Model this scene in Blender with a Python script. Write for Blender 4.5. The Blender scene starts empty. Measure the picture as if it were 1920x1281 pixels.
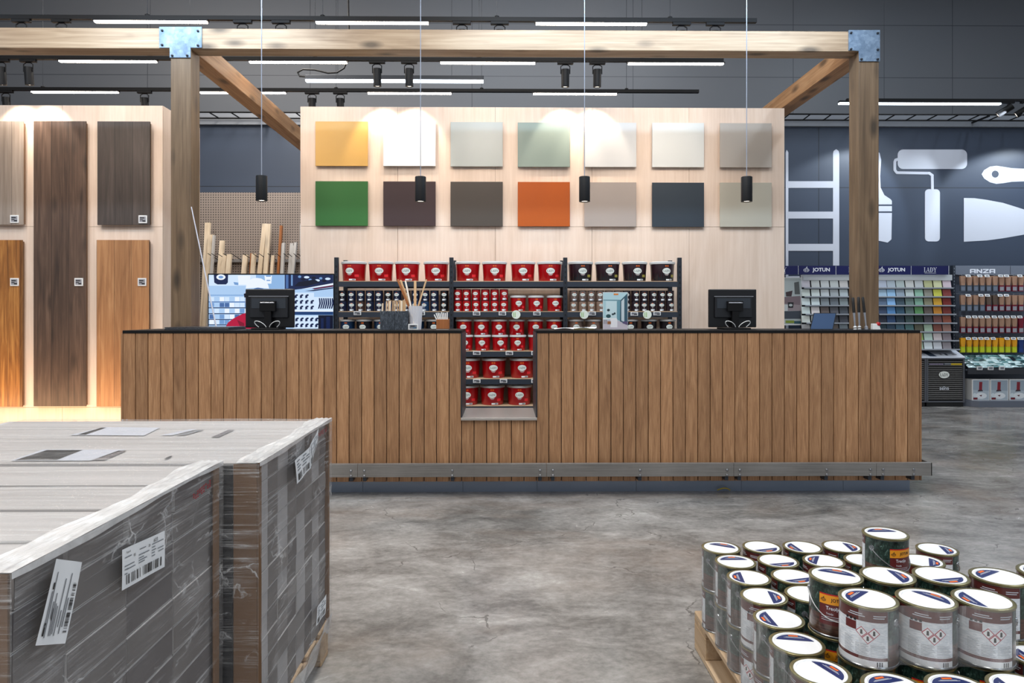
import bpy, bmesh, math, random
from mathutils import Vector, Matrix
random.seed(11)
SC = bpy.context.scene
COL = SC.collection
PI = math.pi
# ------------------------------------------------------------------ camera, world, light, exposure
F, HOR, CX, CAMZ, YAW = 1310.0, 585.0, 960.0, 1.3, 0.0115
cam = bpy.data.cameras.new('camera'); camo = bpy.data.objects.new('camera', cam); COL.objects.link(camo)
camo.location = (0, 0, CAMZ); camo.rotation_euler = (PI/2, 0, -YAW)
cam.sensor_fit = 'HORIZONTAL'; cam.sensor_width = 36.0; cam.lens = F*36/1920
cam.shift_y = -(640.5-HOR)/1920; cam.clip_end = 100
SC.camera = camo
SC.view_settings.view_transform = 'Standard'; SC.view_settings.look = 'None'
SC.view_settings.gamma = 1; SC.view_settings.exposure = 0.0; SC.view_settings.use_curve_mapping = False
SC.cycles.max_bounces = 8; SC.cycles.transparent_max_bounces = 16; SC.cycles.use_denoising = True
SC.cycles.sample_clamp_indirect = 6
W = bpy.data.worlds.new('world'); SC.world = W; W.use_nodes = True
W.node_tree.nodes['Background'].inputs[0].default_value = (0.80, 0.88, 1.0, 1)
W.node_tree.nodes['Background'].inputs[1].default_value = 0.42

def area(name, loc, sx, sy, power, color=(1, 1, 1), rot=(0, 0, 0)):
    l = bpy.data.lights.new(name, 'AREA'); l.shape = 'RECTANGLE'; l.size = sx; l.size_y = sy
    l.energy = power; l.color = color
    o = bpy.data.objects.new(name, l); COL.objects.link(o); o.location = loc; o.rotation_euler = rot
    return o
def spot(name, loc, aim, power, deg, color, blend=0.5, rad=0.03, parent=None):
    l = bpy.data.lights.new(name, 'SPOT'); l.energy = power; l.spot_size = math.radians(deg); l.spot_blend = blend
    l.color = color; l.shadow_soft_size = rad
    o = bpy.data.objects.new(name, l); COL.objects.link(o)
    d = (Vector(aim)-Vector(loc)); o.rotation_euler = d.to_track_quat('-Z', 'Y').to_euler(); o.location = loc
    if parent: o.parent = parent; o.location = Vector(loc)-parent.location
    return o
WARM = (1.0, 0.85, 0.71); COOL = (0.80, 0.90, 1.0); NEUT = (1.0, 0.97, 0.93)
# the hall's high ceiling lamps (above the frame)
for lx in (-5.0, 0.0, 5.5):
    area('hall_lamp', (lx, 1.6, 7.4), 0.6, 5.0, 290 if lx < 5 else 170, NEUT if lx < 5 else COOL)
    area('hall_lamp', (lx, -3.5, 7.4), 0.6, 5.0, 210 if lx < 5 else 130, NEUT if lx < 5 else COOL)
area('hall_lamp', (7.5, 8.0, 7.4), 0.6, 4.0, 150, COOL)
area('floor_lamp', (-4.2, 6.35, 0.3), 2.6, 0.08, 16, (1.0, 0.66, 0.38), (math.radians(100), 0, 0))
# the light track over the aisle in front of the frame (above the picture)
for lx in (-5.0, -2.95, -1.95, 0.1, 1.15, 2.2):
    area('track_lamp', (lx, 5.0, 3.74), 0.93, 0.04, 13, (0.60, 0.79, 1.0), (math.radians(25), 0, 0))
# unseen fill lights added to brighten the timber bay and behind the plywood wall
area('bay_fill', (-2.9, 8.35, 5.3), 0.6, 1.6, 110, (1.0, 0.93, 0.84), (math.radians(20), 0, 0))
area('bay_fill', (1.0, 9.0, 7.2), 6.0, 0.5, 170, (0.93, 0.96, 1.0), (math.radians(40), 0, 0))
area('bay_fill', (-5.5, 9.0, 7.2), 4.0, 0.5, 130, (1.0, 0.95, 0.90), (math.radians(40), 0, 0))

# ------------------------------------------------------------------ projection helpers (pixel of the photo -> point on a plane of the place)
ca, sa = math.cos(YAW), math.sin(YAW)
def P(px, py, Y):
    u = (px-CX)/F; t = Y/(ca-u*sa)
    return Vector((t*(u*ca+sa), Y, CAMZ-t*(py-HOR)/F))
def PXx(px, Y): return P(px, HOR, Y).x
def PXz(py, Y, px=CX): return P(px, py, Y).z
def PS(px, py, X):                      # on a plane x = X
    u = (px-CX)/F; t = X/(u*ca+sa)
    return Vector((X, t*(ca-u*sa), CAMZ-t*(py-HOR)/F))
def PH(px, py, Z):                      # on a level plane
    t = (CAMZ-Z)*F/(py-HOR); u = (px-CX)/F
    return Vector((t*(u*ca+sa), t*(ca-u*sa), Z))

# ------------------------------------------------------------------ materials
def lin(c):
    c = c/255.0
    return c/12.92 if c <= 0.04045 else ((c+0.055)/1.055)**2.4
def rgb(t): return (lin(t[0]), lin(t[1]), lin(t[2]), 1)
_M = {}
def M(name, c, rough=0.5, metal=0.0, emit=None, es=1.0, coat=0.0, spec=None):
    if name in _M: return _M[name]
    m = bpy.data.materials.new(name); m.use_nodes = True
    b = m.node_tree.nodes['Principled BSDF']
    b.inputs['Base Color'].default_value = rgb(c); b.inputs['Roughness'].default_value = rough
    b.inputs['Metallic'].default_value = metal
    if coat: b.inputs['Coat Weight'].default_value = coat; b.inputs['Coat Roughness'].default_value = 0.08
    if spec is not None: b.inputs['Specular IOR Level'].default_value = spec
    if emit: b.inputs['Emission Color'].default_value = rgb(emit); b.inputs['Emission Strength'].default_value = es
    _M[name] = m; return m
class NT:
    def __init__(s, name):
        s.m = bpy.data.materials.new(name); s.m.use_nodes = True; s.t = s.m.node_tree; s.b = s.t.nodes['Principled BSDF']
        _M[name] = s.m
    def n(s, typ, **kw):
        nd = s.t.nodes.new(typ)
        for k, v in kw.items(): setattr(nd, k, v)
        return nd
    def l(s, a, b): s.t.links.new(a, b)
    def coord(s, kind='Object', rand=False):
        o = s.n('ShaderNodeTexCoord').outputs[kind]
        if rand:
            r = s.n('ShaderNodeObjectInfo').outputs['Random']
            v = s.n('ShaderNodeVectorMath', operation='MULTIPLY_ADD'); c = s.n('ShaderNodeCombineXYZ')
            for i in range(3): s.l(r, c.inputs[i])
            s.l(c.outputs[0], v.inputs[0]); v.inputs[1].default_value = (37, 91, 53); s.l(o, v.inputs[2]); o = v.outputs[0]
        return o
    def map(s, v, sc, rot=(0, 0, 0), loc=(0, 0, 0)):
        m = s.n('ShaderNodeMapping'); m.inputs['Scale'].default_value = sc; m.inputs['Rotation'].default_value = rot
        m.inputs['Location'].default_value = loc; s.l(v, m.inputs['Vector']); return m.outputs[0]
    def noise(s, v, scale=1, det=4, rough=0.6, dist=0.0):
        n = s.n('ShaderNodeTexNoise'); n.inputs['Scale'].default_value = scale; n.inputs['Detail'].default_value = det
        n.inputs['Roughness'].default_value = rough; n.inputs['Distortion'].default_value = dist
        s.l(v, n.inputs['Vector']); return n.outputs['Fac']
    def ramp(s, f, stops):
        r = s.n('ShaderNodeValToRGB'); e = r.color_ramp.elements
        while len(e) < len(stops): e.new(0.5)
        for el, (p, c) in zip(e, stops): el.position = p; el.color = rgb(c) if max(c) > 1.001 else (c[0], c[1], c[2], 1)
        s.l(f, r.inputs[0]); return r.outputs['Color']
    def math(s, op, a, b=None, c=None):
        m = s.n('ShaderNodeMath', operation=op)
        for i, x in enumerate((a, b, c)):
            if x is None: continue
            if isinstance(x, (int, float)): m.inputs[i].default_value = x
            else: s.l(x, m.inputs[i])
        return m.outputs[0]
    def mix(s, f, a, b, blend='MIX'):
        m = s.n('ShaderNodeMix', data_type='RGBA', blend_type=blend)
        for i, x in ((0, f), (6, a), (7, b)):
            if isinstance(x, (int, float)): m.inputs[i].default_value = x
            elif isinstance(x, tuple): m.inputs[i].default_value = rgb(x) if max(x) > 1.001 else (*x[:3], 1)
            else: s.l(x, m.inputs[i])
        return m.outputs[2]
    def sep(s, v):
        q = s.n('ShaderNodeSeparateXYZ'); s.l(v, q.inputs[0]); return q.outputs
    def bump(s, h, st=0.2, d=0.01):
        b = s.n('ShaderNodeBump'); b.inputs['Strength'].default_value = st; b.inputs['Distance'].default_value = d
        s.l(h, b.inputs['Height']); s.l(b.outputs[0], s.b.inputs['Normal'])
    def out(s, color=None, rough=0.5):
        if color is not None: s.l(color, s.b.inputs['Base Color'])
        if isinstance(rough, (int, float)): s.b.inputs['Roughness'].default_value = rough
        else: s.l(rough, s.b.inputs['Roughness'])
        return s.m

def wood(name, dark, mid, light, axis='z', grain=90.0, plank=None, pax='x', knots=0.0, rough=0.5, vary=0.35, seam=0.0, figure=1.0, x0=0.0, gmix=0.55):
    k = NT(name); v = k.coord('Object', rand=plank is None)
    idx = {'x': 0, 'y': 1, 'z': 2}
    rnd = None
    if plank:
        q = k.sep(v); a = k.math('DIVIDE', k.math('SUBTRACT', q[idx[pax]], x0), plank); fl = k.math('FLOOR', a)
        wn = k.n('ShaderNodeTexWhiteNoise', noise_dimensions='1D'); k.l(fl, wn.inputs['W']); rnd = wn.outputs['Value']
        off = k.n('ShaderNodeCombineXYZ'); mm = k.math('MULTIPLY', rnd, 60.0)
        for i in range(3): k.l(mm, off.inputs[i])
        va = k.n('ShaderNodeVectorMath', operation='ADD'); k.l(v, va.inputs[0]); k.l(off.outputs[0], va.inputs[1]); v2 = va.outputs[0]
        fr = k.math('FRACT', a)
    else: v2 = v
    sc = [grain]*3; sc[idx[axis]] = grain*0.022
    g1 = k.noise(k.map(v2, tuple(sc)), 1.0, 5, 0.65, 0.4)
    sc = [9*figure]*3; sc[idx[axis]] = 0.9*figure
    g2 = k.noise(k.map(v2, tuple(sc)), 1.0, 3, 0.5, 1.6)
    f = k.math('ADD', k.math('MULTIPLY', g1, gmix), k.math('MULTIPLY', g2, 1-gmix))
    c = k.ramp(f, [(0.30, dark), (0.50, mid), (0.70, light)])
    if knots:
        sk = [7.0]*3; sk[idx[axis]] = 2.6
        vo = k.n('ShaderNodeTexVoronoi'); vo.inputs['Scale'].default_value = 1.0; k.l(k.map(v2, tuple(sk)), vo.inputs['Vector'])
        kn = k.ramp(vo.outputs['Distance'], [(0.10, (1, 1, 1)), (0.30, (0, 0, 0))])
        c = k.mix(k.math('MULTIPLY', kn, knots), c, tuple(int(x*0.42) for x in dark))
    if rnd is not None:
        hs = k.n('ShaderNodeHueSaturation'); k.l(c, hs.inputs['Color'])
        k.l(k.math('MULTIPLY_ADD', rnd, vary, 1.0-vary/2), hs.inputs['Value']); c = hs.outputs[0]
        if seam:
            ed = k.math('LESS_THAN', fr, seam); c = k.mix(ed, c, tuple(int(x*0.45) for x in dark))
    k.bump(g1, 0.12, 0.002)
    return k.out(c, rough)

def _concrete():
    k = NT('polished_concrete'); v = k.coord()
    a = k.noise(k.map(v, (0.9, 1.3, 1)), 1.0, 8, 0.62, 0.8)
    b = k.noise(k.map(v, (3.0, 5.0, 1), loc=(9, 4, 0)), 1.0, 8, 0.7, 0.6)
    d = k.noise(k.map(v, (26, 34, 1)), 1.0, 5, 0.7)
    f = k.math('ADD', k.math('ADD', k.math('MULTIPLY', a, 0.46), k.math('MULTIPLY', b, 0.36)), k.math('MULTIPLY', d, 0.18))
    c = k.ramp(f, [(0.34, (76, 75, 74)), (0.45, (118, 116, 113)), (0.56, (162, 159, 155)), (0.67, (208, 205, 200))])
    br = k.noise(k.map(v, (0.7, 1.1, 1), loc=(3, 7, 0)), 1.0, 5, 0.6, 0.5)
    c = k.mix(k.ramp(br, [(0.48, (0, 0, 0)), (0.72, (0.45, 0.45, 0.45))]), c, (138, 118, 102))
    vo = k.n('ShaderNodeTexVoronoi', feature='DISTANCE_TO_EDGE'); vo.inputs['Scale'].default_value = 0.75
    wv = k.n('ShaderNodeVectorMath', operation='ADD'); nz = k.n('ShaderNodeTexNoise'); nz.inputs['Scale'].default_value = 3.0; nz.inputs['Detail'].default_value = 6
    k.l(v, nz.inputs['Vector']); k.l(v, wv.inputs[0])
    sc = k.n('ShaderNodeVectorMath', operation='SCALE'); k.l(nz.outputs['Color'], sc.inputs[0]); sc.inputs['Scale'].default_value = 0.55
    k.l(sc.outputs[0], wv.inputs[1]); k.l(wv.outputs[0], vo.inputs['Vector'])
    cr = k.math('MULTIPLY', k.math('LESS_THAN', vo.outputs['Distance'], 0.0035), k.ramp(b, [(0.48, (0, 0, 0)), (0.56, (0.55, 0.55, 0.55))]))
    c = k.mix(cr, c, (52, 50, 48))
    k.bump(d, 0.05, 0.003)
    k.b.inputs['Specular IOR Level'].default_value = 0.55
    return k.out(c, k.math('MULTIPLY_ADD', b, 0.26, 0.10))
CONC = _concrete()
def _ply():
    k = NT('birch_plywood'); v = k.coord()
    a = k.noise(k.map(v, (38, 38, 1.6)), 1.0, 5, 0.6, 0.5); b = k.noise(k.map(v, (3.5, 3.5, 0.9)), 1.0, 4, 0.5, 1.2)
    f = k.math('ADD', k.math('MULTIPLY', a, 0.5), k.math('MULTIPLY', b, 0.5))
    return k.out(k.ramp(f, [(0.3, (216, 191, 170)), (0.55, (230, 208, 190)), (0.75, (238, 220, 204))]), 0.55)
PLY = _ply()
def _panelwall(name, base, base2, seam, sx, sz, off=(0, 0)):
    k = NT(name); v = k.coord(); q = k.sep(v)
    n = k.noise(k.map(v, (0.5, 0.5, 0.5)), 1.0, 3)
    c = k.mix(n, base, base2)
    fx = k.math('FRACT', k.math('DIVIDE', k.math('ADD', q[0], off[0]), sx)); fz = k.math('FRACT', k.math('DIVIDE', k.math('ADD', q[2], off[1]), sz))
    e = k.math('MAXIMUM', k.math('LESS_THAN', fx, 0.012/sx), k.math('LESS_THAN', fz, 0.012/sz))
    return k.out(k.mix(e, c, seam), 0.45)
WALLG = _panelwall('grey_wall_cladding', (112, 113, 116), (100, 105, 112), (66, 69, 75), 3.0, 0.98, (0.6, 0.2))
WALLB = _panelwall('blue_wall_cladding', (52, 62, 78), (58, 68, 86), (28, 34, 44), 3.37, 1.22, (2.15, 0.55))
def _pegboard():
    k = NT('pegboard_grey'); v = k.coord(); q = k.sep(v)
    fx = k.math('SUBTRACT', k.math('FRACT', k.math('DIVIDE', q[0], 0.035)), 0.5); fz = k.math('SUBTRACT', k.math('FRACT', k.math('DIVIDE', q[2], 0.035)), 0.5)
    d = k.math('ADD', k.math('MULTIPLY', fx, fx), k.math('MULTIPLY', fz, fz))
    sx = k.math('FRACT', k.math('DIVIDE', k.math('ADD', q[0], 0.5), 1.0))
    c = k.mix(k.math('LESS_THAN', d, 0.055), (150, 138, 130), (48, 44, 42))
    return k.out(c, 0.5)
PEG = _pegboard()

BLACK = M('black_powder_coat', (13, 13, 15), 0.5, spec=.25)
BLACKM = M('black_matt', (15, 15, 17), 0.6)
DARKM = M('dark_steel', (46, 50, 57), 0.38, 0.3)
WHITE = M('white_plastic', (232, 233, 232), 0.35)
PAPER = M('white_paper', (236, 238, 240), 0.7)
STEEL = M('brushed_steel', (142, 142, 144), 0.33, 0.9)
GALV = M('galvanised_steel', (178, 196, 212), 0.42, 0.55)
ALU = M('aluminium', (176, 182, 190), 0.35, 0.8)
INK = M('black_ink', (22, 22, 26), 0.6)
RED = M('red_label', (178, 16, 24), 0.32)
LED = M('led_diffuser', (255, 255, 255), 0.4, emit=(255, 240, 224), es=28)
LEDC = M('led_diffuser_cool', (255, 255, 255), 0.4, emit=(225, 240, 255), es=9)
LENS = M('lamp_lens', (255, 255, 255), 0.4, emit=(255, 240, 222), es=6)
GREY = M('grey_print', (120, 124, 130), 0.6)
TAGS = M('tag_display', (120, 124, 132), 0.4)
ORANGE = M('orange_print', (226, 104, 30), 0.45)
CARD = M('brown_cardboard', (116, 84, 54), 0.8)
def _galv():
    k = NT('galvanised_spangle'); v = k.coord()
    vo = k.n('ShaderNodeTexVoronoi'); vo.inputs['Scale'].default_value = 40; k.l(v, vo.inputs['Vector'])
    n = k.noise(k.map(v, (9, 9, 9)), 1, 4); f = k.math('ADD', k.math('MULTIPLY', n, 0.8), k.math('MULTIPLY', vo.outputs['Color'], 0.25))
    k.b.inputs['Metallic'].default_value = 0.35
    return k.out(k.ramp(f, [(0.3, (84, 102, 122)), (0.55, (112, 130, 150)), (0.8, (146, 164, 180))]), 0.45)
GALVS = _galv()
def _brushed():
    k = NT('worn_steel_rail'); v = k.coord()
    n = k.noise(k.map(v, (3, 3, 160)), 1, 4); n2 = k.noise(k.map(v, (2.2, 2, 3)), 1, 5)
    k.b.inputs['Metallic'].default_value = 0.45
    f = k.math('ADD', k.math('MULTIPLY', n, 0.5), k.math('MULTIPLY', n2, 0.5))
    return k.out(k.ramp(f, [(0.3, (112, 109, 106)), (0.7, (152, 149, 145))]), 0.38)
RAILM = _brushed()
TIMBER = wood('spruce_glulam', (132, 106, 80), (168, 142, 114), (194, 170, 142), 'x', 60, knots=0.75, rough=0.55)
TIMBERZ = wood('spruce_post', (80, 62, 44), (108, 86, 63), (134, 110, 84), 'z', 60, knots=0.75, rough=0.55)
TIMBERY = wood('spruce_joist', (140, 98, 62), (178, 134, 92), (200, 160, 120), 'y', 60, knots=0.75, rough=0.55)
PALLETW = wood('pallet_pine', (150, 122, 92), (184, 156, 124), (208, 184, 154), 'y', 45, knots=0.4, rough=0.7)
PALLETX = wood('pallet_pine_cross', (150, 122, 92), (184, 156, 124), (208, 184, 154), 'x', 45, knots=0.4, rough=0.7)
STICKW = wood('bare_stick_wood', (188, 148, 104), (212, 176, 134), (228, 198, 160), 'z', 120, rough=0.6)
PALEW = wood('pale_planed_pine', (222, 198, 166), (236, 218, 192), (246, 234, 214), 'z', 70, knots=0.3, rough=0.55)
GREYW = wood('grey_primed_pine', (176, 172, 168), (196, 194, 192), (212, 210, 208), 'z', 70, rough=0.55)
BROWNW = wood('brown_oiled_pine', (140, 82, 40), (166, 102, 54), (186, 122, 70), 'z', 70, rough=0.5)
SHELFW = wood('shelf_chipboard', (176, 142, 106), (196, 164, 130), (210, 182, 150), 'x', 60, rough=0.6)

# ------------------------------------------------------------------ mesh builder
class MB:
    def __init__(s): s.v = []; s.f = []; s.mi = []; s.mats = []
    def mat(s, m):
        if m not in s.mats: s.mats.append(m)
        return s.mats.index(m)
    def add(s, vs, fs, m, T=None):
        o = len(s.v); i = s.mat(m)
        s.v += [(T @ Vector(p)) if T else Vector(p) for p in vs]
        for f in fs: s.f.append([o+j for j in f]); s.mi.append(i)
        return s
    def box(s, x0, x1, y0, y1, z0, z1, m, T=None):
        vs = [(x, y, z) for z in (z0, z1) for y in (y0, y1) for x in (x0, x1)]
        return s.add(vs, [(0, 2, 3, 1), (4, 5, 7, 6), (0, 1, 5, 4), (2, 6, 7, 3), (0, 4, 6, 2), (1, 3, 7, 5)], m, T)
    def lathe(s, prof, m, n=32, T=None, cap=True):
        vs = []; fs = []
        for r, z in prof:
            for i in range(n): a = 2*PI*i/n; vs.append((r*math.cos(a), r*math.sin(a), z))
        for j in range(len(prof)-1):
            for i in range(n): k = (i+1) % n; fs.append((j*n+i, j*n+k, (j+1)*n+k, (j+1)*n+i))
        if cap:
            if prof[0][0] > 1e-6: fs.append(tuple(reversed(range(n))))
            if prof[-1][0] > 1e-6: fs.append(tuple((len(prof)-1)*n+i for i in range(n)))
        return s.add(vs, fs, m, T)
    def tube(s, pts, r, m, n=8, closed=False, T=None):
        pts = [Vector(p) for p in pts]; vs = []; fs = []; N = len(pts)
        up = None
        for i, p in enumerate(pts):
            a = pts[max(i-1, 0)]; b = pts[min(i+1, N-1)]
            if closed: a = pts[(i-1) % N]; b = pts[(i+1) % N]
            t = (b-a).normalized()
            if up is None: up = Vector((0, 0, 1)) if abs(t.z) < 0.9 else Vector((1, 0, 0))
            x = t.cross(up)
            if x.length < 1e-5: x = t.cross(Vector((0, 1, 0)))
            x.normalize(); y = x.cross(t).normalized(); up = y
            rr = r[i] if isinstance(r, (list, tuple)) else r
            for k in range(n): an = 2*PI*k/n; vs.append(p+x*rr*math.cos(an)+y*rr*math.sin(an))
        for i in range(N-1 if not closed else N):
            j = (i+1) % N
            for k in range(n): l = (k+1) % n; fs.append((i*n+k, i*n+l, j*n+l, j*n+k))
        if not closed: fs.append(tuple(reversed(range(n)))); fs.append(tuple((N-1)*n+k for k in range(n)))
        return s.add(vs, fs, m, T)
    def prism(s, poly, y0, y1, m, T=None):            # polygon in x,z extruded along y
        n = len(poly); vs = [(x, y0, z) for x, z in poly]+[(x, y1, z) for x, z in poly]
        fs = [tuple(range(n)), tuple(reversed(range(n, 2*n)))]+[(i, n+i, n+(i+1) % n, (i+1) % n) for i in range(n)]
        return s.add(vs, fs, m, T)
    def flat(s, poly, y, m, T=None): return s.add([(x, y, z) for x, z in poly], [tuple(range(len(poly)))], m, T)
    def rect(s, x0, x1, z0, z1, y, m, T=None): return s.flat([(x0, z0), (x1, z0), (x1, z1), (x0, z1)], y, m, T)
    def geo(s, g, m, fn): return s.add([fn(a, b) for a, b in g[0]], g[1], m)
    def build(s, name, parent=None, smooth=False, bevel=0.0, world=True, seg=2, recalc=True):
        me = bpy.data.meshes.new(name)
        off = parent_loc(parent) if (parent is not None and world) else Vector((0, 0, 0))
        me.from_pydata([tuple(p-off) for p in s.v], [], s.f)
        for m in s.mats: me.materials.append(m)
        me.polygons.foreach_set('material_index', s.mi)
        if recalc:
            bm = bmesh.new(); bm.from_mesh(me); bmesh.ops.recalc_face_normals(bm, faces=bm.faces); bm.to_mesh(me); bm.free()
        if smooth:
            me.polygons.foreach_set('use_smooth', [True]*len(me.polygons)); me.set_sharp_from_angle(angle=math.radians(38))
        o = bpy.data.objects.new(name, me); COL.objects.link(o)
        if parent is not None: o.parent = parent
        if bevel:
            b = o.modifiers.new('bevel', 'BEVEL'); b.width = bevel; b.segments = seg; b.limit_method = 'ANGLE'
        return o
def parent_loc(o):
    v = Vector((0, 0, 0))
    while o is not None: v += o.location; o = o.parent
    return v
def tag(o, label=None, cat=None, group=None, kind=None):
    if label: o['label'] = label
    if cat: o['category'] = cat
    if group: o['group'] = group
    if kind: o['kind'] = kind
    return o
def thing(name, label, cat, loc=(0, 0, 0), rz=0.0, group=None):
    o = bpy.data.objects.new(name, None); COL.objects.link(o); o.location = loc; o.rotation_euler = (0, 0, rz)
    o.empty_display_size = 0.05
    return tag(o, label, cat, group)
KID = {}
def kids(o):                                       # children, read once per prototype
    if o.name not in KID: KID[o.name] = list(o.children)
    return KID[o.name]
def dup(root, loc, rz=0.0, label=None, group=None, tilt=None):
    def cp(o, par):
        c = o.copy(); COL.objects.link(c)
        if par is not None: c.parent = par
        for ch in kids(o): cp(ch, c)
        return c
    r = cp(root, None); r.location = loc; r.rotation_euler = (tilt[0], tilt[1], rz) if tilt else (0, 0, rz)
    if label: r['label'] = label
    if group: r['group'] = group
    return r
def struct(o, label=None): o['kind'] = 'structure'; return o
class Placer:                                      # first placement moves the built thing itself, later ones copy it
    def __init__(s, root): s.root = root; s.used = False
    def put(s, loc, rz, label, group=None, tilt=None):
        if not s.used:
            s.used = True; r = s.root; r.location = loc; r.rotation_euler = (tilt[0], tilt[1], rz) if tilt else (0, 0, rz)
            r['label'] = label
            if group: r['group'] = group
            return r
        return dup(s.root, loc, rz, label, group, tilt)
ORD = ['first', 'second', 'third', 'fourth', 'fifth', 'sixth', 'seventh', 'eighth', 'ninth', 'tenth', 'eleventh', 'twelfth', 'thirteenth', 'fourteenth']

# ------------------------------------------------------------------ lettering
_T = {}
def text(sx, bold=0.0, wide=1.0):                 # plain sans lettering, height 1, centred
    key = (sx, bold, wide)
    if key in _T: return _T[key]
    cu = bpy.data.curves.new('t', 'FONT'); cu.body = sx; cu.size = 1.0; cu.offset = bold; cu.resolution_u = 3
    o = bpy.data.objects.new('t', cu); COL.objects.link(o)
    me = bpy.data.meshes.new_from_object(o.evaluated_get(bpy.context.evaluated_depsgraph_get()))
    vs = [(v.co.x, v.co.y) for v in me.vertices]; fs = [tuple(p.vertices) for p in me.polygons]
    bpy.data.objects.remove(o); bpy.data.curves.remove(cu); bpy.data.meshes.remove(me)
    x0 = min(v[0] for v in vs); x1 = max(v[0] for v in vs); z0 = min(v[1] for v in vs); z1 = max(v[1] for v in vs)
    h = z1-z0
    _T[key] = ([((x-(x0+x1)/2)/h*wide, (z-(z0+z1)/2)/h) for x, z in vs], fs); return _T[key]
def serif_lady():                                  # L A D Y with thick and thin strokes and serifs
    vs, fs = [], []
    def poly(p): o = len(vs); vs.extend(p); fs.append(tuple(range(o, o+len(p))))
    def R(x0, x1, z0, z1): poly([(x0, z0), (x1, z0), (x1, z1), (x0, z1)])
    R(.10, .26, 0, 1); R(0, .36, .95, 1); R(0, .66, 0, .05); poly([(.60, .05), (.66, .05), (.68, .30), (.64, .30)])
    o = .62
    poly([(o+.10, .02), (o+.16, .02), (o+.46, 1), (o+.40, 1)]); poly([(o+.62, 0), (o+.80, 0), (o+.48, 1), (o+.40, 1)])
    R(o+.24, o+.62, .32, .38); R(o, o+.28, 0, .05); R(o+.54, o+.90, 0, .05)
    o = 1.56
    R(o+.10, o+.26, 0, 1); R(o, o+.36, .95, 1); R(o, o+.36, 0, .05)
    ou = []; inn = []
    for i in range(13):
        a = -PI/2+PI*i/12; ou.append((o+.34+.46*math.cos(a), .5+.5*math.sin(a))); inn.append((o+.34+.29*math.cos(a), .5+.45*math.sin(a)))
    for i in range(12): poly([ou[i], ou[i+1], inn[i+1], inn[i]])
    R(o+.26, o+.34, 0, .05); R(o+.26, o+.34, .95, 1)
    o = 2.42
    poly([(o+.04, 1), (o+.22, 1), (o+.50, .46), (o+.38, .42)]); poly([(o+.76, 1), (o+.82, 1), (o+.50, .42), (o+.44, .46)])
    R(o+.36, o+.52, 0, .46); R(o-.04, o+.30, .95, 1); R(o+.64, o+.92, .95, 1); R(o+.26, o+.62, 0, .05)
    return ([(x-1.65, z-.5) for x, z in vs], fs)
LADY = serif_lady()
def jotun_mark(n=18):                              # round hooped mark with a flame tip
    vs, fs = [], []
    def ring(rx, rz, w, cx=0, cz=0):
        o = len(vs)
        for i in range(n):
            a = 2*PI*i/n; vs.append((cx+rx*math.cos(a), cz+rz*math.sin(a))); vs.append((cx+(rx-w)*math.cos(a), cz+(rz-w)*math.sin(a)))
        for i in range(n): j = (i+1) % n; fs.append((o+2*i, o+2*j, o+2*j+1, o+2*i+1))
    ring(.62, .40, .09); ring(.24, .40, .08)
    o = len(vs); vs.extend([(-.62, -.04), (.62, -.04), (.62, .04), (-.62, .04)]); fs.append((o, o+1, o+2, o+3))
    o = len(vs); vs.extend([(-.18, .40), (-.02, .42), (.16, .84), (.20, .42), (.02, .56)]); fs.append((o, o+1, o+4)); fs.append((o+1, o+3, o+2, o+4))
    return vs, fs
MARK = jotun_mark()
def ellipse(rx, rz, cx=0, cz=0, n=28): return [(cx+rx*math.cos(2*PI*i/n), cz+rz*math.sin(2*PI*i/n)) for i in range(n)]
def rrect(x0, x1, z0, z1, r, n=5):
    p = []
    for cx, cz, a0 in ((x1-r, z0+r, -PI/2), (x1-r, z1-r, 0), (x0+r, z1-r, PI/2), (x0+r, z0+r, PI)):
        for i in range(n+1): a = a0+PI/2*i/n; p.append((cx+r*math.cos(a), cz+r*math.sin(a)))
    return p

# ================================================================== the setting
m = MB(); m.box(-14, 14, -8, 13.3, -0.1, 0, CONC); struct(m.build('floor'))
m = MB(); m.box(-14, 14, 13.0, 13.3, 0, 8, WALLG); struct(m.build('wall_back'))
m = MB(); m.box(-14, 14, -8, 13.3, 8, 8.15, M('ceiling_deck', (92, 95, 100), 0.7)); struct(m.build('ceiling'))
YB = 10.15                                         # the blue wall behind the paint department
ztop = PXz(237, YB)
m = MB(); m.box(-14, 14, YB, YB+0.3, 0, ztop, WALLB); wb = struct(m.build('wall_paint_department'))
m = MB(); m.box(-14, 14, YB-0.06, YB+0.36, ztop, ztop+0.17, M('ledge_grey', (120, 124, 131), 0.5)); struct(m.build('trim_1'))

# painted pictures of tools on the blue wall (flat paint)
MUR = M('mural_white_paint', (198, 202, 213), 0.5)
def wl(pts): return [(P(x, y, YB).x, P(x, y, YB).z) for x, y in pts]
def mural(name, polys):
    m = MB()
    for i, p in enumerate(polys): m.prism(wl(p), YB-0.004-0.0004*i, YB-0.001, MUR)
    return m.build(name, wb)
def strip(pts, w):                                 # a painted line of width w (pixels) as quads with round joints
    out = []
    for (x0, y0), (x1, y1) in zip(pts, pts[1:]):
        d = math.hypot(x1-x0, y1-y0); nx, ny = -(y1-y0)/d*w/2, (x1-x0)/d*w/2
        out.append([(x0+nx, y0+ny), (x1+nx, y1+ny), (x1-nx, y1-ny), (x0-nx, y0-ny)])
    for x, y in pts[1:-1]: out.append([(x+w/2*math.cos(a*PI/6), y+w/2*math.sin(a*PI/6)) for a in range(12)])
    return out
lad = [[(1473, 286), (1475, 281), (1478, 286), (1478, 640), (1473, 640)],
       [(1561.7, 288), (1563, 283), (1567.5, 280), (1572, 283), (1573.3, 288), (1573.3, 640), (1561.7, 640)]]
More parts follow.
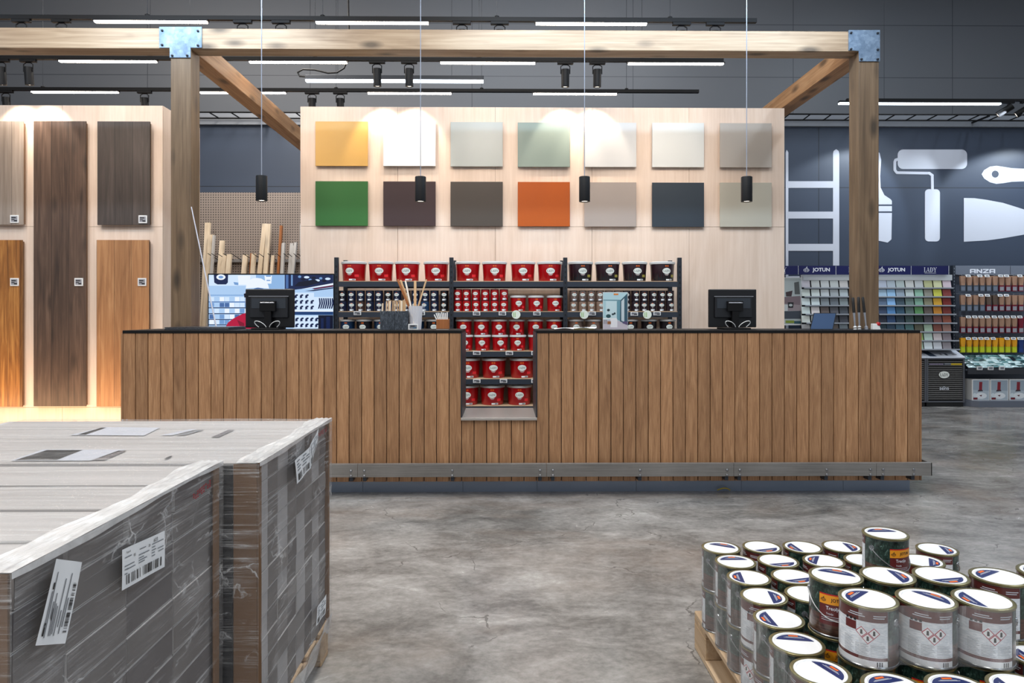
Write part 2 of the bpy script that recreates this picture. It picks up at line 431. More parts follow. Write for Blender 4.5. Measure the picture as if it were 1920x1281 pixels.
for a, b in ((340, 352.5), (397, 410), (457.5, 470.5), (518, 531)): lad.append([(1478, a), (1561.7, a), (1561.7, b), (1478, b)])
mural('mural_ladder', lad)
br = [[(1640-7, 293), (1640-3, 285), (1640, 282), (1644, 284), (1649, 287), (1652, 300), (1650, 330), (1651, 352), (1658, 366), (1670, 374), (1672, 377), (1672, 383.5), (1608, 383.5), (1608, 377), (1622, 366), (1629, 352), (1630, 330), (1628, 300)],
      [(1608, 386.5), (1672, 386.5), (1672, 396.5), (1608, 396.5)],
      [(1608, 399.5), (1672, 399.5), (1671, 449), (1664, 455), (1640, 450), (1620, 455), (1609, 449)]]
mural('mural_paint_brush', br)
def rr(x0, x1, y0, y1, r):
    return [(x, y) for x, y in rrect(x0, x1, y0, y1, r)]
ro = [rr(1683, 1813, 280.5, 317, 10), rr(1734, 1762, 355, 453, 7)]+strip([(1684, 298.5), (1679, 300), (1677.5, 304), (1677.5, 319), (1681, 324), (1742, 325), (1747.5, 329), (1748, 357)], 5)
mural('mural_paint_roller', ro)
hnd = [(1840, 327), (1845, 319), (1856, 312.5), (1868, 311), (1882, 313), (1897, 315.5), (1930, 317), (1975, 318), (1975, 340), (1930, 340), (1897, 341), (1882, 343.5), (1868, 345), (1856, 342), (1845, 335)]
hole = [(1865.7+6.6*math.cos(a*PI/12), 326.7+6.6*math.sin(a*PI/12)) for a in range(24)]
m = MB()                                           # handle outline with a round hole: bridged in two halves
def half(sign):
    o = [p for p in hnd if (p[1]-327)*sign >= -0.01]; o = sorted(o, key=lambda p: p[0])
    if (1840, 327) not in o: o = [(1840, 327)]+o
    h = sorted([p for p in hole if (p[1]-326.7)*sign >= -0.01], key=lambda p: -p[0])
    return o+[(1975, 327)]+h
for sg in (-1, 1): m.prism(wl(half(sg)), YB-0.004, YB-0.001, MUR)
m.build('mural_scraper_handle', wb)
bl = [(1807, 371.5), (1827, 371.8), (1847, 374.5), (1880, 380.5), (1920, 393), (1960, 409), (1985, 422), (1960, 431), (1920, 440), (1880, 447), (1850, 451), (1807, 453.5)]
mural('mural_scraper_blade', [bl])

# ================================================================== cable tray along the blue wall
ct = thing('cable_tray', 'dark wire ladder cable tray running along the top of the blue wall', 'cable tray', (0, 9.85, PXz(216, 9.85)))
z0 = PXz(216, 9.85)
m = MB(); m.tube([(-9, 9.75, z0), (11, 9.75, z0)], 0.012, BLACK); m.build('side_rail', ct)
m = MB(); m.tube([(-9, 10.05, z0), (11, 10.05, z0)], 0.012, BLACK); m.build('side_rail', ct)
for i in range(66):
    m = MB(); x = -8.9+i*0.3; m.tube([(x, 9.75, z0), (x+0.02, 10.05, z0)], 0.009, BLACK, 6); m.build('rung', ct)
for i in range(12):
    m = MB(); x = -8.5+i*1.7; m.box(x, x+0.03, 9.74, 10.09, z0-0.03, z0-0.012, BLACK); m.build('wall_bracket', ct)

# ================================================================== timber frame
YF = 5.5; D = 0.16
fr = thing('timber_portal', 'large square timber portal frame with steel corner plates around the counter', 'timber frame', (0, YF, 0))
lx0, lx1 = PXx(320, YF), PXx(358, YF); rx0, rx1 = PXx(1610.3, YF), PXx(1648, YF)
zb0, zb1 = PXz(92.3, YF, 600), PXz(54.3, YF, 600)
m = MB(); m.box(-7.2, rx1, YF, YF+D, zb0, zb1, TIMBER); m.build('front_beam', fr, bevel=0.004)
for a, b in ((lx0, lx1), (rx0, rx1)):
    m = MB(); m.box(a, b, YF, YF+D, 0, zb0, TIMBERZ); m.build('post', fr, bevel=0.004)
    m = MB(); m.box(a, b, YF+D, 9.2, zb0, zb1, TIMBERY); m.build('side_beam', fr, bevel=0.004)
    m = MB(); m.box(a, b, 9.04, 9.2, 0, zb0, TIMBERZ); m.build('rear_post', fr, bevel=0.004)
m = MB(); m.box(-7.2, -7.04, YF, YF+D, 0, zb0, TIMBERZ); m.build('post', fr, bevel=0.004)
def plate(poly, bolts, pname):
    m = MB(); m.prism([(P(x, y, YF).x, P(x, y, YF).z) for x, y in poly], YF-0.008, YF, GALVS); pl = m.build(pname, fr)
    for x, y in bolts:
        p = P(x, y, YF); m = MB(); T = Matrix.Translation((p.x, YF-0.008, p.z)) @ Matrix.Rotation(PI/2, 4, 'X')
        m.lathe([(0.010, 0), (0.010, 0.004), (0.0065, 0.005), (0.0065, 0.013), (0, 0.014)], DARKM, 12, T); m.build('bolt', pl)
plate([(299.5, 51), (379, 51), (379, 90), (358, 90), (358, 108.5), (319, 108.5), (319, 90), (299.5, 90)],
      [(305, 58), (372, 59), (305, 85), (372, 86), (324, 105), (352, 105)], 'steel_plate')
plate([(1590.5, 57), (1649, 57), (1649, 115.5), (1610.5, 115.5), (1609.5, 96), (1590.5, 95)],
      [(1594.5, 62.5), (1644.5, 63), (1594.5, 93), (1644.5, 94), (1614, 112), (1644.5, 112)], 'steel_plate')

# ================================================================== service counter
YC = 4.95; YK = 5.45
CWOOD = wood('counter_slat_wood', (104, 66, 40), (146, 100, 64), (178, 130, 90), 'z', 150, plank=None, rough=0.5)
cx0, cx1 = PXx(230, YC), PXx(1725, YC); pit = (cx1-cx0)/64
nx0, nx1 = cx0+27*pit, cx0+33*pit
CW = wood('counter_slats', (114, 80, 53), (161, 119, 83), (196, 154, 114), 'z', 330, plank=pit, pax='x', rough=0.48, vary=0.34, figure=2.4, x0=0.0, gmix=0.66)
zt1 = PXz(619.5, YC); zt0 = zt1-0.02; zbb = PXz(903, YC); ztray = PXz(783, YC, 940)
ct = thing('service_counter', 'long slatted wooden service counter with black top and a cut-out display notch', 'counter', (cx0, YC, 0))
m = MB()
for i in range(64):
    x = cx0+i*pit; top = (ztray-0.018) if 27 <= i < 33 else zt0
    m.box(x+0.0025, x+pit-0.0025, YC, YC+0.02, zbb, top, CW)
m.build('slat_front', ct, bevel=0.0015, seg=1)
m = MB(); m.box(cx0+.003, nx0-.006, YC+.02, YK, zbb, zt0, BLACKM); m.box(nx1+.006, cx1-.003, YC+.02, YK, zbb, zt0, BLACKM)
m.box(nx0-.006, nx1+.006, YC+.02, YK, zbb, ztray-.018, BLACKM); m.box(cx0+.1, cx1-.07, YC+.12, YK, 0, zbb, BLACKM); m.build('carcass', ct)
m = MB(); m.box(cx0, nx0, YC-.004, YK, zt0, zt1, BLACK); m.build('countertop', ct, bevel=0.002)
m = MB(); m.box(nx1, cx1, YC-.004, YK, zt0, zt1, BLACK); m.build('countertop', ct, bevel=0.002)
m = MB(); m.box(nx0-.006, nx0+.004, YC-.006, YK, ztray, zt0, DARKM); m.build('notch_lining', ct)
m = MB(); m.box(nx1-.004, nx1+.006, YC-.006, YK, ztray, zt0, DARKM); m.build('notch_lining', ct)
m = MB(); m.box(nx0-.004, nx1+.004, YC-.02, YK, ztray-.018, ztray, M('steel_tray', (172, 166, 160), 0.3, 0.25)); m.build('tray', ct, bevel=0.002)['label'] = 'bare steel tray in the notch'
m = MB(); m.box(cx1, cx1+.012, YC, YK, zbb, zt0, CW); m.build('end_panel', ct)
m = MB(); m.box(cx0-.012, cx0, YC, YK, zbb, zt0, CW); m.build('end_panel', ct)
sx = [PXx(230, 5.05)]+[PXx(p, 5.05) for p in (455, 680.4, 868, 1007, 1193, 1390, 1581, 1706)]
for a, b in zip(sx, sx[1:]):
    m = MB(); m.box(a+.001, b-.001, 5.05, 5.062, 0, zbb, M('kick_plate', (140, 152, 170), 0.3, 0.45)); m.build('toe_kick', ct)
YR = 4.875; zr0, zr1 = PXz(894.5, YR), PXz(870, YR)
rs = [PXx(p, YR) for p in (215, 316, 670.5, 1025, 1376, 1643.5, 1748)]
bolts = [[], [330, 505, 658], [683, 848, 1012.6], [1036.6, 1200, 1363], [1387, 1550, 1632], [1655.7, 1713]]
for i, (a, b) in enumerate(zip(rs, rs[1:])):
    m = MB(); m.box(a+.0008, b-.0008, YR, YR+.008, zr0, zr1, RAILM); m.box(a+.0008, b-.0008, YR+.008, YR+.035, zr1-.008, zr1, RAILM)
    if i == 5: m.box(b-.009, b-.0008, YR, YK, zr0, zr1, RAILM)
    r = m.build('bump_rail', ct, bevel=0.0015); r['label'] = 'brushed steel bump rail section'
    for px_ in bolts[i]:
        x = PXx(px_, YR)
        for zz in (PXz(882.5, YR), PXz(892.0, YR)):
            m = MB(); m.lathe([(.0095, 0), (.0085, .005), (.004, .008), (0, .009)], STEEL, 12, Matrix.Translation((x, YR, zz)) @ Matrix.Rotation(PI/2, 4, 'X')); m.build('bolt', r, smooth=True)
        m = MB(); m.box(x-.012, x+.012, YR+.008, YC, zr0-.03, zr1-.01, DARKM); m.build('rail_bracket', r)
m = MB(); pts = [(PXx(1345+2*i, 5.03), 5.03-.02*math.sin(PI*i/12), 0.012+.02*math.sin(PI*i/12)) for i in range(13)]
m.tube(pts, .004, M('yellow_cable', (196, 170, 40), .5)); tag(m.build('floor_cable'), 'small loop of yellow cable on the floor below the counter rail', 'cable')

# ================================================================== plywood display walls with sample boards
YW = 6.95
zt = PXz(201, YW); bx0 = PXx(563, YW); bx1 = PXx(1471, YW)
dw = thing('plywood_display_wall', 'tall pale plywood display wall behind the paint shelves', 'display wall', (bx0, YW, 0))
xs = [bx0]+[PXx(p, YW) for p in (745.6, 928.4, 1110, 1292)]+[bx1]; zm = PXz(425, YW)
for a, b in zip(xs, xs[1:]):
    for c, d in ((0, zm), (zm, zt)):
        m = MB(); m.box(a+.0015, b-.0015, YW, YW+.018, c+.0015, d-.0015, PLY); m.build('plywood_panel', dw)
m = MB(); m.box(bx0+.01, bx1-.01, YW+.018, YW+.16, 0, zt-.01, M('stud_frame', (150, 120, 90), .7)); m.build('backing_frame', dw)
sw = [[(210, 164, 88), (230, 230, 230), (176, 181, 178), (136, 150, 141), (206, 206, 205), (212, 214, 211), (180, 172, 163)],
      [(48, 104, 46), (62, 46, 46), (76, 68, 61), (176, 82, 10), (164, 152, 144), (48, 57, 66), (186, 181, 166)]]
sn = [['golden yellow', 'bright white', 'pale grey white', 'sage green', 'soft white', 'warm white', 'greige'],
      ['leaf green', 'plum brown', 'taupe', 'burnt orange', 'light taupe', 'slate blue grey', 'cream grey']]
cxs = [640.5, 767.7, 893.7, 1019.7, 1144.5, 1271.5, 1398.5]; cys = [[269.5, 269.7, 270.5, 271.3, 271.6, 272, 272.5], [381.7, 382, 382.5, 382.8, 383.5, 384, 384]]
for r in range(2):
    for c in range(7):
        p = P(cxs[c], cys[r][c], YW-.035); w, h = .258, .220
        t = thing('colour_board', f'{sn[r][c]} square colour sample board, {"upper" if r == 0 else "lower"} row of the plywood wall', 'sample board', (p.x, YW, p.z), 0, 'painted colour boards on the plywood wall')
        m = MB(); m.box(p.x-w, p.x+w, YW-.035, YW-.019, p.z-h, p.z+h, M('board_'+sn[r][c].replace(' ', '_'), sw[r][c], .38)); m.build('painted_face', t, bevel=.0015)
        m = MB(); m.box(p.x-w+.01, p.x+w-.01, YW-.019, YW, p.z-h+.01, p.z+h-.01, M('mdf_edge', (122, 92, 66), .7)); m.build('backing_board', t)

YL = 6.92
lw = thing('flooring_display_wall', 'pale plywood display wall carrying the wood flooring samples', 'display wall', (PXx(305, YL), YL, 0))
zl = PXz(197.5, YL, 150); xr = PXx(305, YL); zmm = PXz(425, YL, 100); zlo = PXz(764, YL, 100)
for a, b in ((xr-3.92, xr-2.94), (xr-2.94, xr-1.96), (xr-1.96, xr-.98), (xr-.98, xr)):
    for c, d in ((0, zlo), (zlo, zmm), (zmm, zl)):
        m = MB(); m.box(a+.0015, b-.0015, YL, YL+.018, c+.0015, d-.0015, PLY); m.build('plywood_panel', lw)
m = MB(); m.box(xr-.018, xr, YL+.0185, YL+.84, 0, zl, PLY); m.build('side_panel', lw)
m = MB(); m.box(xr-3.92, xr-.018, YL+.0185, YL+.82, 0, zl-.01, M('stud_frame', (150, 120, 90), .7)); m.build('backing_frame', lw)
FL = [wood('floor_grey_oak', (128, 114, 102), (152, 138, 126), (172, 159, 147), 'z', 70, plank=.17, rough=.5, vary=.25, seam=.018, x0=.05),
      wood('floor_smoked_oak', (52, 40, 33), (82, 63, 51), (108, 86, 71), 'z', 60, plank=.17, knots=.5, rough=.5, vary=.3, seam=.02, figure=1.6),
      wood('floor_dark_ash', (52, 45, 41), (68, 59, 54), (84, 74, 68), 'z', 80, plank=.17, rough=.5, vary=.2, seam=.018, figure=1.4),
      wood('floor_honey_merbau', (84, 50, 22), (140, 90, 42), (184, 132, 70), 'z', 50, plank=.12, rough=.4, vary=.7, seam=.015, figure=2.2),
      wood('floor_natural_oak', (128, 86, 54), (164, 116, 75), (188, 142, 98), 'z', 60, plank=.17, rough=.5, vary=.22, seam=.016, figure=1.8)]
fs = [(-54, 43.5, 227, 421.5, 0, (28, 411), 'short grey oak flooring sample above the honey brown one'),
      (63, 161, 227, 762, 1, (148.5, 529), 'tall smoked brown oak flooring sample spanning the full display height'),
      (182.5, 281, 227.5, 422, 2, (268.5, 411.5), 'short dark charcoal flooring sample above the natural oak one'),
      (-56, 41.5, 450, 763, 3, (28, 529), 'honey brown strong grained flooring sample at the far end of the display'),
      (181, 279.5, 450, 762.5, 4, (267, 529), 'natural light oak flooring sample beside the end of the counter')]
def price_tag(name, parent, p, w, h, y):
    m = MB(); m.box(p.x-w/2, p.x+w/2, y-.010, y, p.z-h/2, p.z+h/2, WHITE); t = m.build(name, parent, bevel=.0015)
    m = MB(); m.rect(p.x-w*.38, p.x+w*.38, p.z-h*.36, p.z+h*.36, y-.0106, M('tag_screen', (150, 150, 156), .35))
    m.rect(p.x-w*.33, p.x+w*.20, p.z+h*.10, p.z+h*.24, y-.0111, INK); m.rect(p.x-w*.33, p.x+w*.05, p.z-h*.12, p.z-h*.02, y-.0111, INK); m.rect(p.x-w*.02, p.x+w*.33, p.z-h*.30, p.z-h*.14, y-.0111, INK)
    m.build('tag_screen', t, recalc=False); return t
for x0, x1, y0, y1, i, tg, lab in fs:
    a = P(x0, y0, YL-.05); b = P(x1, y1, YL-.05)
    t = thing('flooring_sample', lab, 'flooring sample', (a.x, YL, b.z), 0, 'wood flooring samples on the display wall')
    m = MB(); m.box(a.x, b.x, YL-.05, YL-.035, b.z, a.z, FL[i]); m.build('plank_face', t, bevel=.0012)
    m = MB(); m.box(a.x+.012, b.x-.012, YL-.035, YL, b.z+.012, a.z-.012, M('mdf_edge', (122, 92, 66), .7)); m.build('backing_board', t)
    price_tag('price_tag', t, P(tg[0], tg[1], YL-.05), .082, .077, YL-.05)

# ================================================================== pegboard bay with leaning timbers
YP = 9.95
x0, x1 = PXx(300, YP), PXx(640, YP); zp = PXz(361, YP, 460)
pg = thing('pegboard_rack', 'grey perforated board rack with black arms for loose timber', 'timber rack', (x0, YP, 0))
m = MB(); m.box(x0, x1, YP, YP+.02, 0, zp, PEG); m.build('pegboard', pg)
m = MB(); m.box(x0, x1, YP+.02, YB, zp-.12, zp-.02, DARKM); m.build('wall_fixing', pg)
ra = PXz(489, YP-.05, 460); m = MB(); m.box(x0, x1, YP-.05, YP, ra-.02, ra+.02, M('rack_rail', (150, 150, 152), .4, .5)); m.build('cross_rail', pg)
x = PXx(566, YP-.12); m = MB(); m.box(x-.02, x+.02, YP-.14, YP-.10, 0, PXz(421, YP-.12, 560), M('perforated_upright', (210, 210, 212), .4, .3)); m.build('perforated_upright', pg)
tm = [(379, 389, 416, 377, PALEW, 'tall pale'), (388.5, 399, 439.5, 386, PALEW, 'wide pale'), (400, 404.5, 441.5, 397.5, GREYW, 'thin grey'), (406.8, 416, 450, 403.5, PALEW, 'pale'),
      (415.8, 424, 477.5, 413.5, PALEW, 'short pale'), (427, 436, 477, 425, PALEW, 'short pale'), (450.5, 461, 476.8, 448.5, PALEW, 'short pale'), (467.5, 472, 474.5, 467, BROWNW, 'short brown'),
      (472.5, 480.5, 476, 471.5, PALEW, 'short pale'), (487.5, 497, 418, 480, PALEW, 'tall knotty'), (498, 507, 419.5, 494, PALEW, 'tall pale'), (509.4, 516, 479, 508, PALEW, 'short pale'),
      (520.5, 526, 421.5, 517, BROWNW, 'tall brown'), (526.5, 530, 455.8, 525, GREYW, 'grey'), (531, 535.5, 455.6, 530, GREYW, 'grey'), (540, 547, 455, 536.5, GREYW, 'wide grey'), (548, 551, 460, 545, GREYW, 'thin grey'), (552.5, 558, 455, 548.5, GREYW, 'grey')]
for i, (a, b, yt, xb, mt, nm) in enumerate(tm):
    Y = YP-.26; pa = P(a, yt, Y); pb = P(b, yt, Y); lo = P(xb, 512, Y); w = pb.x-pa.x; h = pa.z
    sl = (pa.x-lo.x)/(pa.z-lo.z)
    pa.x += .004; pb.x -= .004; w -= .008; h -= 0; Y -= .058*(i % 3)-.02
    t = MB(); bx = pa.x-sl*h
    t.add([(bx, Y-.12, 0), (bx+w, Y-.12, 0), (bx+w, Y-.07, 0), (bx, Y-.07, 0), (pa.x, Y+.06, h), (pb.x, Y+.06, h), (pb.x, Y+.11, h), (pa.x, Y+.11, h)],
          [(0, 3, 2, 1), (4, 5, 6, 7), (0, 1, 5, 4), (1, 2, 6, 5), (2, 3, 7, 6), (3, 0, 4, 7)], mt)
    tag(t.build('timber_length', None), f'{nm} timber length, {i+1 if i > 13 else ORD[i]}{"th" if i > 13 else ""} from the post end of the rack', 'timber', 'timber lengths in the pegboard rack')

ZA = PXz(487.5, YP-.04, 460); spans = []
for (a_, b_, yt, xb, mt, nm) in tm:
    if yt > 482: continue
    Y = YP-.26; p0, p1 = P(a_, yt, Y), P(b_, yt, Y); lo = P(xb, 512, Y); k_ = (p0.x-lo.x)/(p0.z-lo.z); d_ = k_*(ZA-p0.z); spans.append((p0.x+.004+d_, p1.x-.004+d_))
for px_ in (376, 386.5, 399, 409, 420, 431, 453, 467, 480, 501, 511, 529, 536, 543, 553):
    x = PXx(px_+13, YP-.2)
    for k_ in range(80):                            # the next clear gap between two timbers
        xx = x+(k_//2)*.004*(1 if k_ % 2 else -1)
        if all(xx < s0-.006 or xx > s1+.006 for s0, s1 in spans): x = xx; break
    m = MB(); m.tube([(x, YP-.04, ZA), (x, YP-.40, ZA+.06)], .0045, BLACK, 6); m.build('rack_arm', pg)
# ================================================================== light tracks
zr = 3.72
def track(Y, xa, xb, py, leds, spots, label, word, vis=True, aimY=YW):
    z = PXz(py, Y, 700)
    t = thing('track_rail', label, 'light track', ((xa+xb)/2, Y, z))
    m = MB(); m.box(xa, xb, Y-.018, Y+.018, z-.005, z+.028, BLACK); m.build('rail', t)
    n = 6
    for i in range(n):
        x = xa+(xb-xa)*(i+.5)/n; m = MB(); m.tube([(x, Y, z+.03), (x, Y, 8.0)], .0022, DARKM, 5); m.lathe([(.02, 0), (.02, .012), (.008, .02)], BLACK, 10, Matrix.Translation((x, Y, z+.026))); m.build('suspension_wire', t)
    for i, (a, b) in enumerate(leds):
        x0, x1 = PXx(a, Y), PXx(b, Y)
        l = thing('led_bar', f'{"white" } linear lamp bar, {ORD[i]} along the {word} track', 'linear lamp', ((x0+x1)/2, Y, z-.005), 0, 'linear lamp bars on the ceiling tracks')
        m = MB(); m.box(x0-.012, x1+.012, Y-.02, Y+.02, z-.016, z-.005, BLACK); m.build('housing', l)
        m = MB(); m.box(x0, x1, Y-.018, Y+.018, z-.026, z-.016, LED); m.build('diffuser', l)
    for i, (sxp, tilt, pw) in enumerate(spots):
        x = PXx(sxp, Y)
        s = thing('track_spotlight', f'black cylinder spotlight, {ORD[i]} along the {word} track', 'spotlight', (x, Y, z-.005), 0, 'black track spotlights')
        m = MB(); m.box(x-.075, x+.075, Y-.017, Y+.017, z-.03, z-.005, BLACK); m.build('adapter', s, bevel=.003)
        T = Matrix.Translation((x, Y, z-.075)) @ Matrix.Rotation(tilt, 4, 'X')
        m = MB(); m.lathe([(.0, .0), (.036, 0), (.038, -.004), (.038, -.165), (.033, -.168), (.033, -.150)], BLACK, 24, T); m.build('lamp_body', s, smooth=True)
        m = MB(); m.tube([(x-.043, Y, z-.12), (x-.043, Y, z-.05), (x-.02, Y, z-.034), (x+.02, Y, z-.034), (x+.043, Y, z-.05), (x+.043, Y, z-.12)], .005, BLACK, 6); m.build('yoke', s)
        m = MB(); m.lathe([(.032, -.158), (.0, -.158)], LENS, 20, T, cap=False); m.build('lens', s)
        if pw:
            a = T @ Vector((0, 0, -.18)); tl = .62 if word == 'middle' else .8; d = Vector((0, math.sin(tl), -math.cos(tl)))
            spot('lamp', a, a+d, pw*(.28 if word == 'middle' else .5), 72, WARM, .35 if word == 'middle' else 1.0, .025, s)
    return t
Y1, Y2, Y3 = 5.76, 6.62, 7.45
TR = .12
track(Y1, -6.5, PXx(1418, Y1), 38.5, [(-237, -27), (178, 388), (593, 803), (1005, 1212)], [(40, TR, 40), (115, TR, 40), (455, TR, 30), (527, TR, 34), (866, TR, 40), (937, TR, 40), (1278, TR, 44), (1341, TR, 44)],
      'nearest long black ceiling light track just above the front timber beam', 'nearest')
track(Y2, -7.2, PXx(1356, Y2), 113.5, [(-70, -248+180), (112, 293), (468, 650), (826, 1003), (1178, 1356)][1:], [(2, TR, 70), (53, TR, 70), (707, TR, 70), (767, TR, 70), (1060, TR, 70), (1120, TR, 70)],
      'middle black ceiling light track hanging below the timber beam', 'middle')
track(Y3, -7.2, PXx(1310, Y3), 171.5, [(60, 221), (376, 535), (690, 846), (1000, 1156)], [(11, TR, 0), (271, TR, 0), (585, TR, 0), (638, TR, 0)],
      'farthest black ceiling light track just over the plywood wall tops', 'farthest')
# the separate blueish lamp hung behind
Y = 8.6; a, b = P(573, 148, Y), P(907, 148, Y)
l = thing('suspended_linear_lamp', 'long slim black suspended lamp with blueish light behind the tracks', 'linear lamp', ((a.x+b.x)/2, Y, a.z))
m = MB(); m.box(a.x, b.x, Y-.03, Y+.03, a.z-.012, a.z+.04, DARKM); m.build('housing', l, bevel=.003)
m = MB(); m.box(a.x+.005, b.x-.005, Y-.03, Y+.03, a.z-.035, a.z-.012, LEDC); m.build('diffuser', l)
for q in (.18, .82):
    x = a.x+(b.x-a.x)*q; m = MB(); m.tube([(x, Y, a.z+.04), (x, Y, 8)], .0025, DARKM, 5); m.build('suspension_wire', l)
pts = [P(*q, Y) for q in ((575, 144), (562, 143), (558, 136), (568, 130), (590, 131), (615, 137), (632, 136), (645, 128), (652, 112), (654, 60), (652, -60))]
m = MB(); m.tube(pts, .011, BLACK, 8); m.build('power_cable', l, smooth=True)
# lamp and spots in front of the painted wall
Y = 9.15; a, b = P(1573, 193, Y), P(1875, 195, Y); z = a.z
t = thing('track_rail', 'black ceiling light track in front of the blue wall with tool paintings', 'light track', (a.x, Y, z))
m = MB(); m.box(a.x+.1, 9.6, Y-.02, Y+.02, z+.025, z+.055, BLACK); m.build('rail', t)
for x in (a.x+.6, 7.2, 9.2):
    m = MB(); m.tube([(x, Y, z+.05), (x, Y, 8)], .0025, DARKM, 5); m.build('suspension_wire', t)
l = thing('led_bar', 'long white linear lamp bar in front of the blue wall', 'linear lamp', ((a.x+b.x)/2, Y, z), 0, 'linear lamp bars on the ceiling tracks')
m = MB(); m.box(a.x, b.x, Y-.025, Y+.025, z, z+.025, BLACK); m.build('housing', l)
m = MB(); m.box(a.x, b.x, Y-.024, Y+.024, z-.018, z, LEDC); m.build('diffuser', l)
for i, (px_, rz_) in enumerate(((1890, .5), (1925, -.3), (1720, .1))[:2]):
    p = P(px_, 200, Y); x = p.x
    s = thing('track_spotlight', ['tilted black spotlight aimed at the blue wall beside the lamp bar', 'black spotlight cut off by the picture edge near the blue wall'][i], 'spotlight', (x, Y, z+.025), 0, 'black track spotlights')
    m = MB(); m.box(x-.08, x+.08, Y-.017, Y+.017, z, z+.025, BLACK); m.build('adapter', s)
    m = MB(); m.tube([(x, Y, z), (x, Y, z-.07)], .012, BLACK, 8); m.build('yoke', s)
    T = Matrix.Translation((x+.03, Y, z-.05)) @ Matrix.Rotation(.95, 4, 'Y') @ Matrix.Rotation(.5, 4, 'X')
    m = MB(); m.lathe([(0, .03), (.042, .03), (.044, 0), (.044, -.16), (.038, -.163), (.038, -.15)], BLACK, 24, T); m.build('lamp_body', s, smooth=True)
    m = MB(); m.lathe([(.037, -.155), (0, -.155)], LENS, 20, T, cap=False); m.build('lens', s)
    spot('lamp', (x-.02, Y-.02, z-.12), ((5.1, 7.2)[i], YB, 2.6), 85, 75, COOL, .35, .03, s)
spot('track_lamp', (5.6, Y, z-.1), (4.9, YB, 2.6), 85, 72, COOL, .35, .03)
spot('track_lamp', (8.0, Y, z-.1), (7.3, YB, 2.6), 95, 72, COOL, .35, .03)

# ================================================================== pendants over the counter
pn = thing('pendant_lamp', '', 'pendant lamp')
zc = 0
m = MB(); m.lathe([(0, .190), (.012, .190), (.039, .186), (.041, .182), (.041, .002), (.039, 0), (.034, 0), (.034, .012)], BLACK, 32); m.build('shade', pn, smooth=True)
m = MB(); m.lathe([(.0335, .008), (0, .008)], LENS, 24, cap=False); m.build('lens', pn)
m = MB(); m.tube([(0, 0, .19), (0, 0, 5.86)], .0032, M('grey_textile_cord', (150, 156, 170), .6), 6); cordo = m.build('cord', pn)
pl = Placer(pn); Y = 5.2
PL = ['in front of the gap beside the timber post', 'in front of the plum brown board', 'in front of the light taupe board', 'in front of the cream grey board']
for i, (px_, pb) in enumerate(((490.5, 377), (788.5, 378.5), (1096, 378.5), (1400, 378.5))):
    p = P(px_, pb, Y); o = pl.put((p.x, Y, p.z), 0, 'small black cylinder pendant lamp hanging '+PL[i], 'black cylinder pendants over the counter')
    spot('pendant_light', (p.x, Y, p.z-.01), (p.x, Y, 0), 9, 80, WARM, .5, .03)

# small dome camera and ring by the wall tops
p = P(1481, 233, 9.4)
c = thing('security_camera', 'small white security camera at the top of the blue wall', 'security camera', (p.x, YB, p.z))
m = MB(); m.lathe([(0, .05), (.07, .05), (.09, .02), (.09, -.02), (.05, -.07), (0, -.085)], WHITE, 24, Matrix.Translation((p.x, YB-.15, p.z))); m.build('dome', c, smooth=True)
m = MB(); m.box(p.x-.03, p.x+.03, YB-.15, YB, p.z+.02, p.z+.08, WHITE); m.build('bracket', c)
m = MB(); m.lathe([(.045, 0), (.03, -.02), (0, -.028)], BLACK, 20, Matrix.Translation((p.x, YB-.24, p.z)) @ Matrix.Rotation(-PI/2, 4, 'X')); m.build('lens', c, smooth=True)

# ================================================================== paint shelving behind the counter
YS = 6.5; SD = 0.40
ux = [PXx(p, YS) for p in (630.5, 846.3, 1060, 1274.5)]
lev = [PXz(527, YS), PXz(583.8, YS), PXz(658.2, YS), PXz(710, YS), PXz(761, YS), 0.08]
sh = thing('paint_shelving', 'dark steel three-bay shelving unit full of paint behind the counter', 'shelving', (ux[0], YS, 0))
topz = PXz(483, YS)
for i, x in enumerate(ux):
    for yy in (YS, YS+SD-.03):
        m = MB(); m.box(x-.019, x+.019, yy-.002, yy+.03, 0, topz, DARKM)
        if yy == YS:
            for k in range(34):
                z = .06+k*.05; m.rect(x-.006, x+.006, z, z+.022, yy-.0026, M('slot_dark', (10, 11, 13), .7))
        m.build('upright', sh)
for b in range(3):
    x0, x1 = ux[b]+.019, ux[b+1]-.019
    for i, z in enumerate(lev):
        m = MB(); m.box(x0-.015, x1+.015, YS+.012, YS+SD-.012, z-.012, z, SHELFW); m.build('shelf_board', sh)
        m = MB(); m.box(x0, x1, YS-.004, YS+.011, z-.055, z-.006, M('rack_beam_blue_grey', (52, 58, 68), .42, .2)); m.box(x0, x1, YS+SD-.02, YS+SD-.005, z-.055, z-.013, DARKM); m.build('cross_bar', sh)

def conic(R0, R1, h):                              # maps flat x,z onto the front of a tapered tub
    def rr(z): return R0+(R1-R0)*z/h
    def fn(off):
        def f(x, z):
            r = rr(z)+off; a = x/r; return (r*math.sin(a), -r*math.cos(a), z)
        return f
    return fn
def gpatch(x0, x1, z0, z1, n=6):
    vs = []; fs = []
    for i in range(n+1):
        x = x0+(x1-x0)*i/n; vs += [(x, z0), (x, z1)]
    for i in range(n): fs.append((2*i, 2*i+2, 2*i+3, 2*i+1))
    return vs, fs
def gell(rx, rz, cx, cz, n=24, rings=5):
    vs = [(cx, cz)]; fs = []
    for k in range(1, rings+1):
        for i in range(n): vs.append((cx+rx*k/rings*math.cos(2*PI*i/n), cz+rz*k/rings*math.sin(2*PI*i/n)))
    for i in range(n): fs.append((0, 1+i, 1+(i+1) % n))
    for k in range(rings-1):
        for i in range(n): j = (i+1) % n; fs.append((1+k*n+i, 1+(k+1)*n+i, 1+(k+1)*n+j, 1+k*n+j))
    return vs, fs
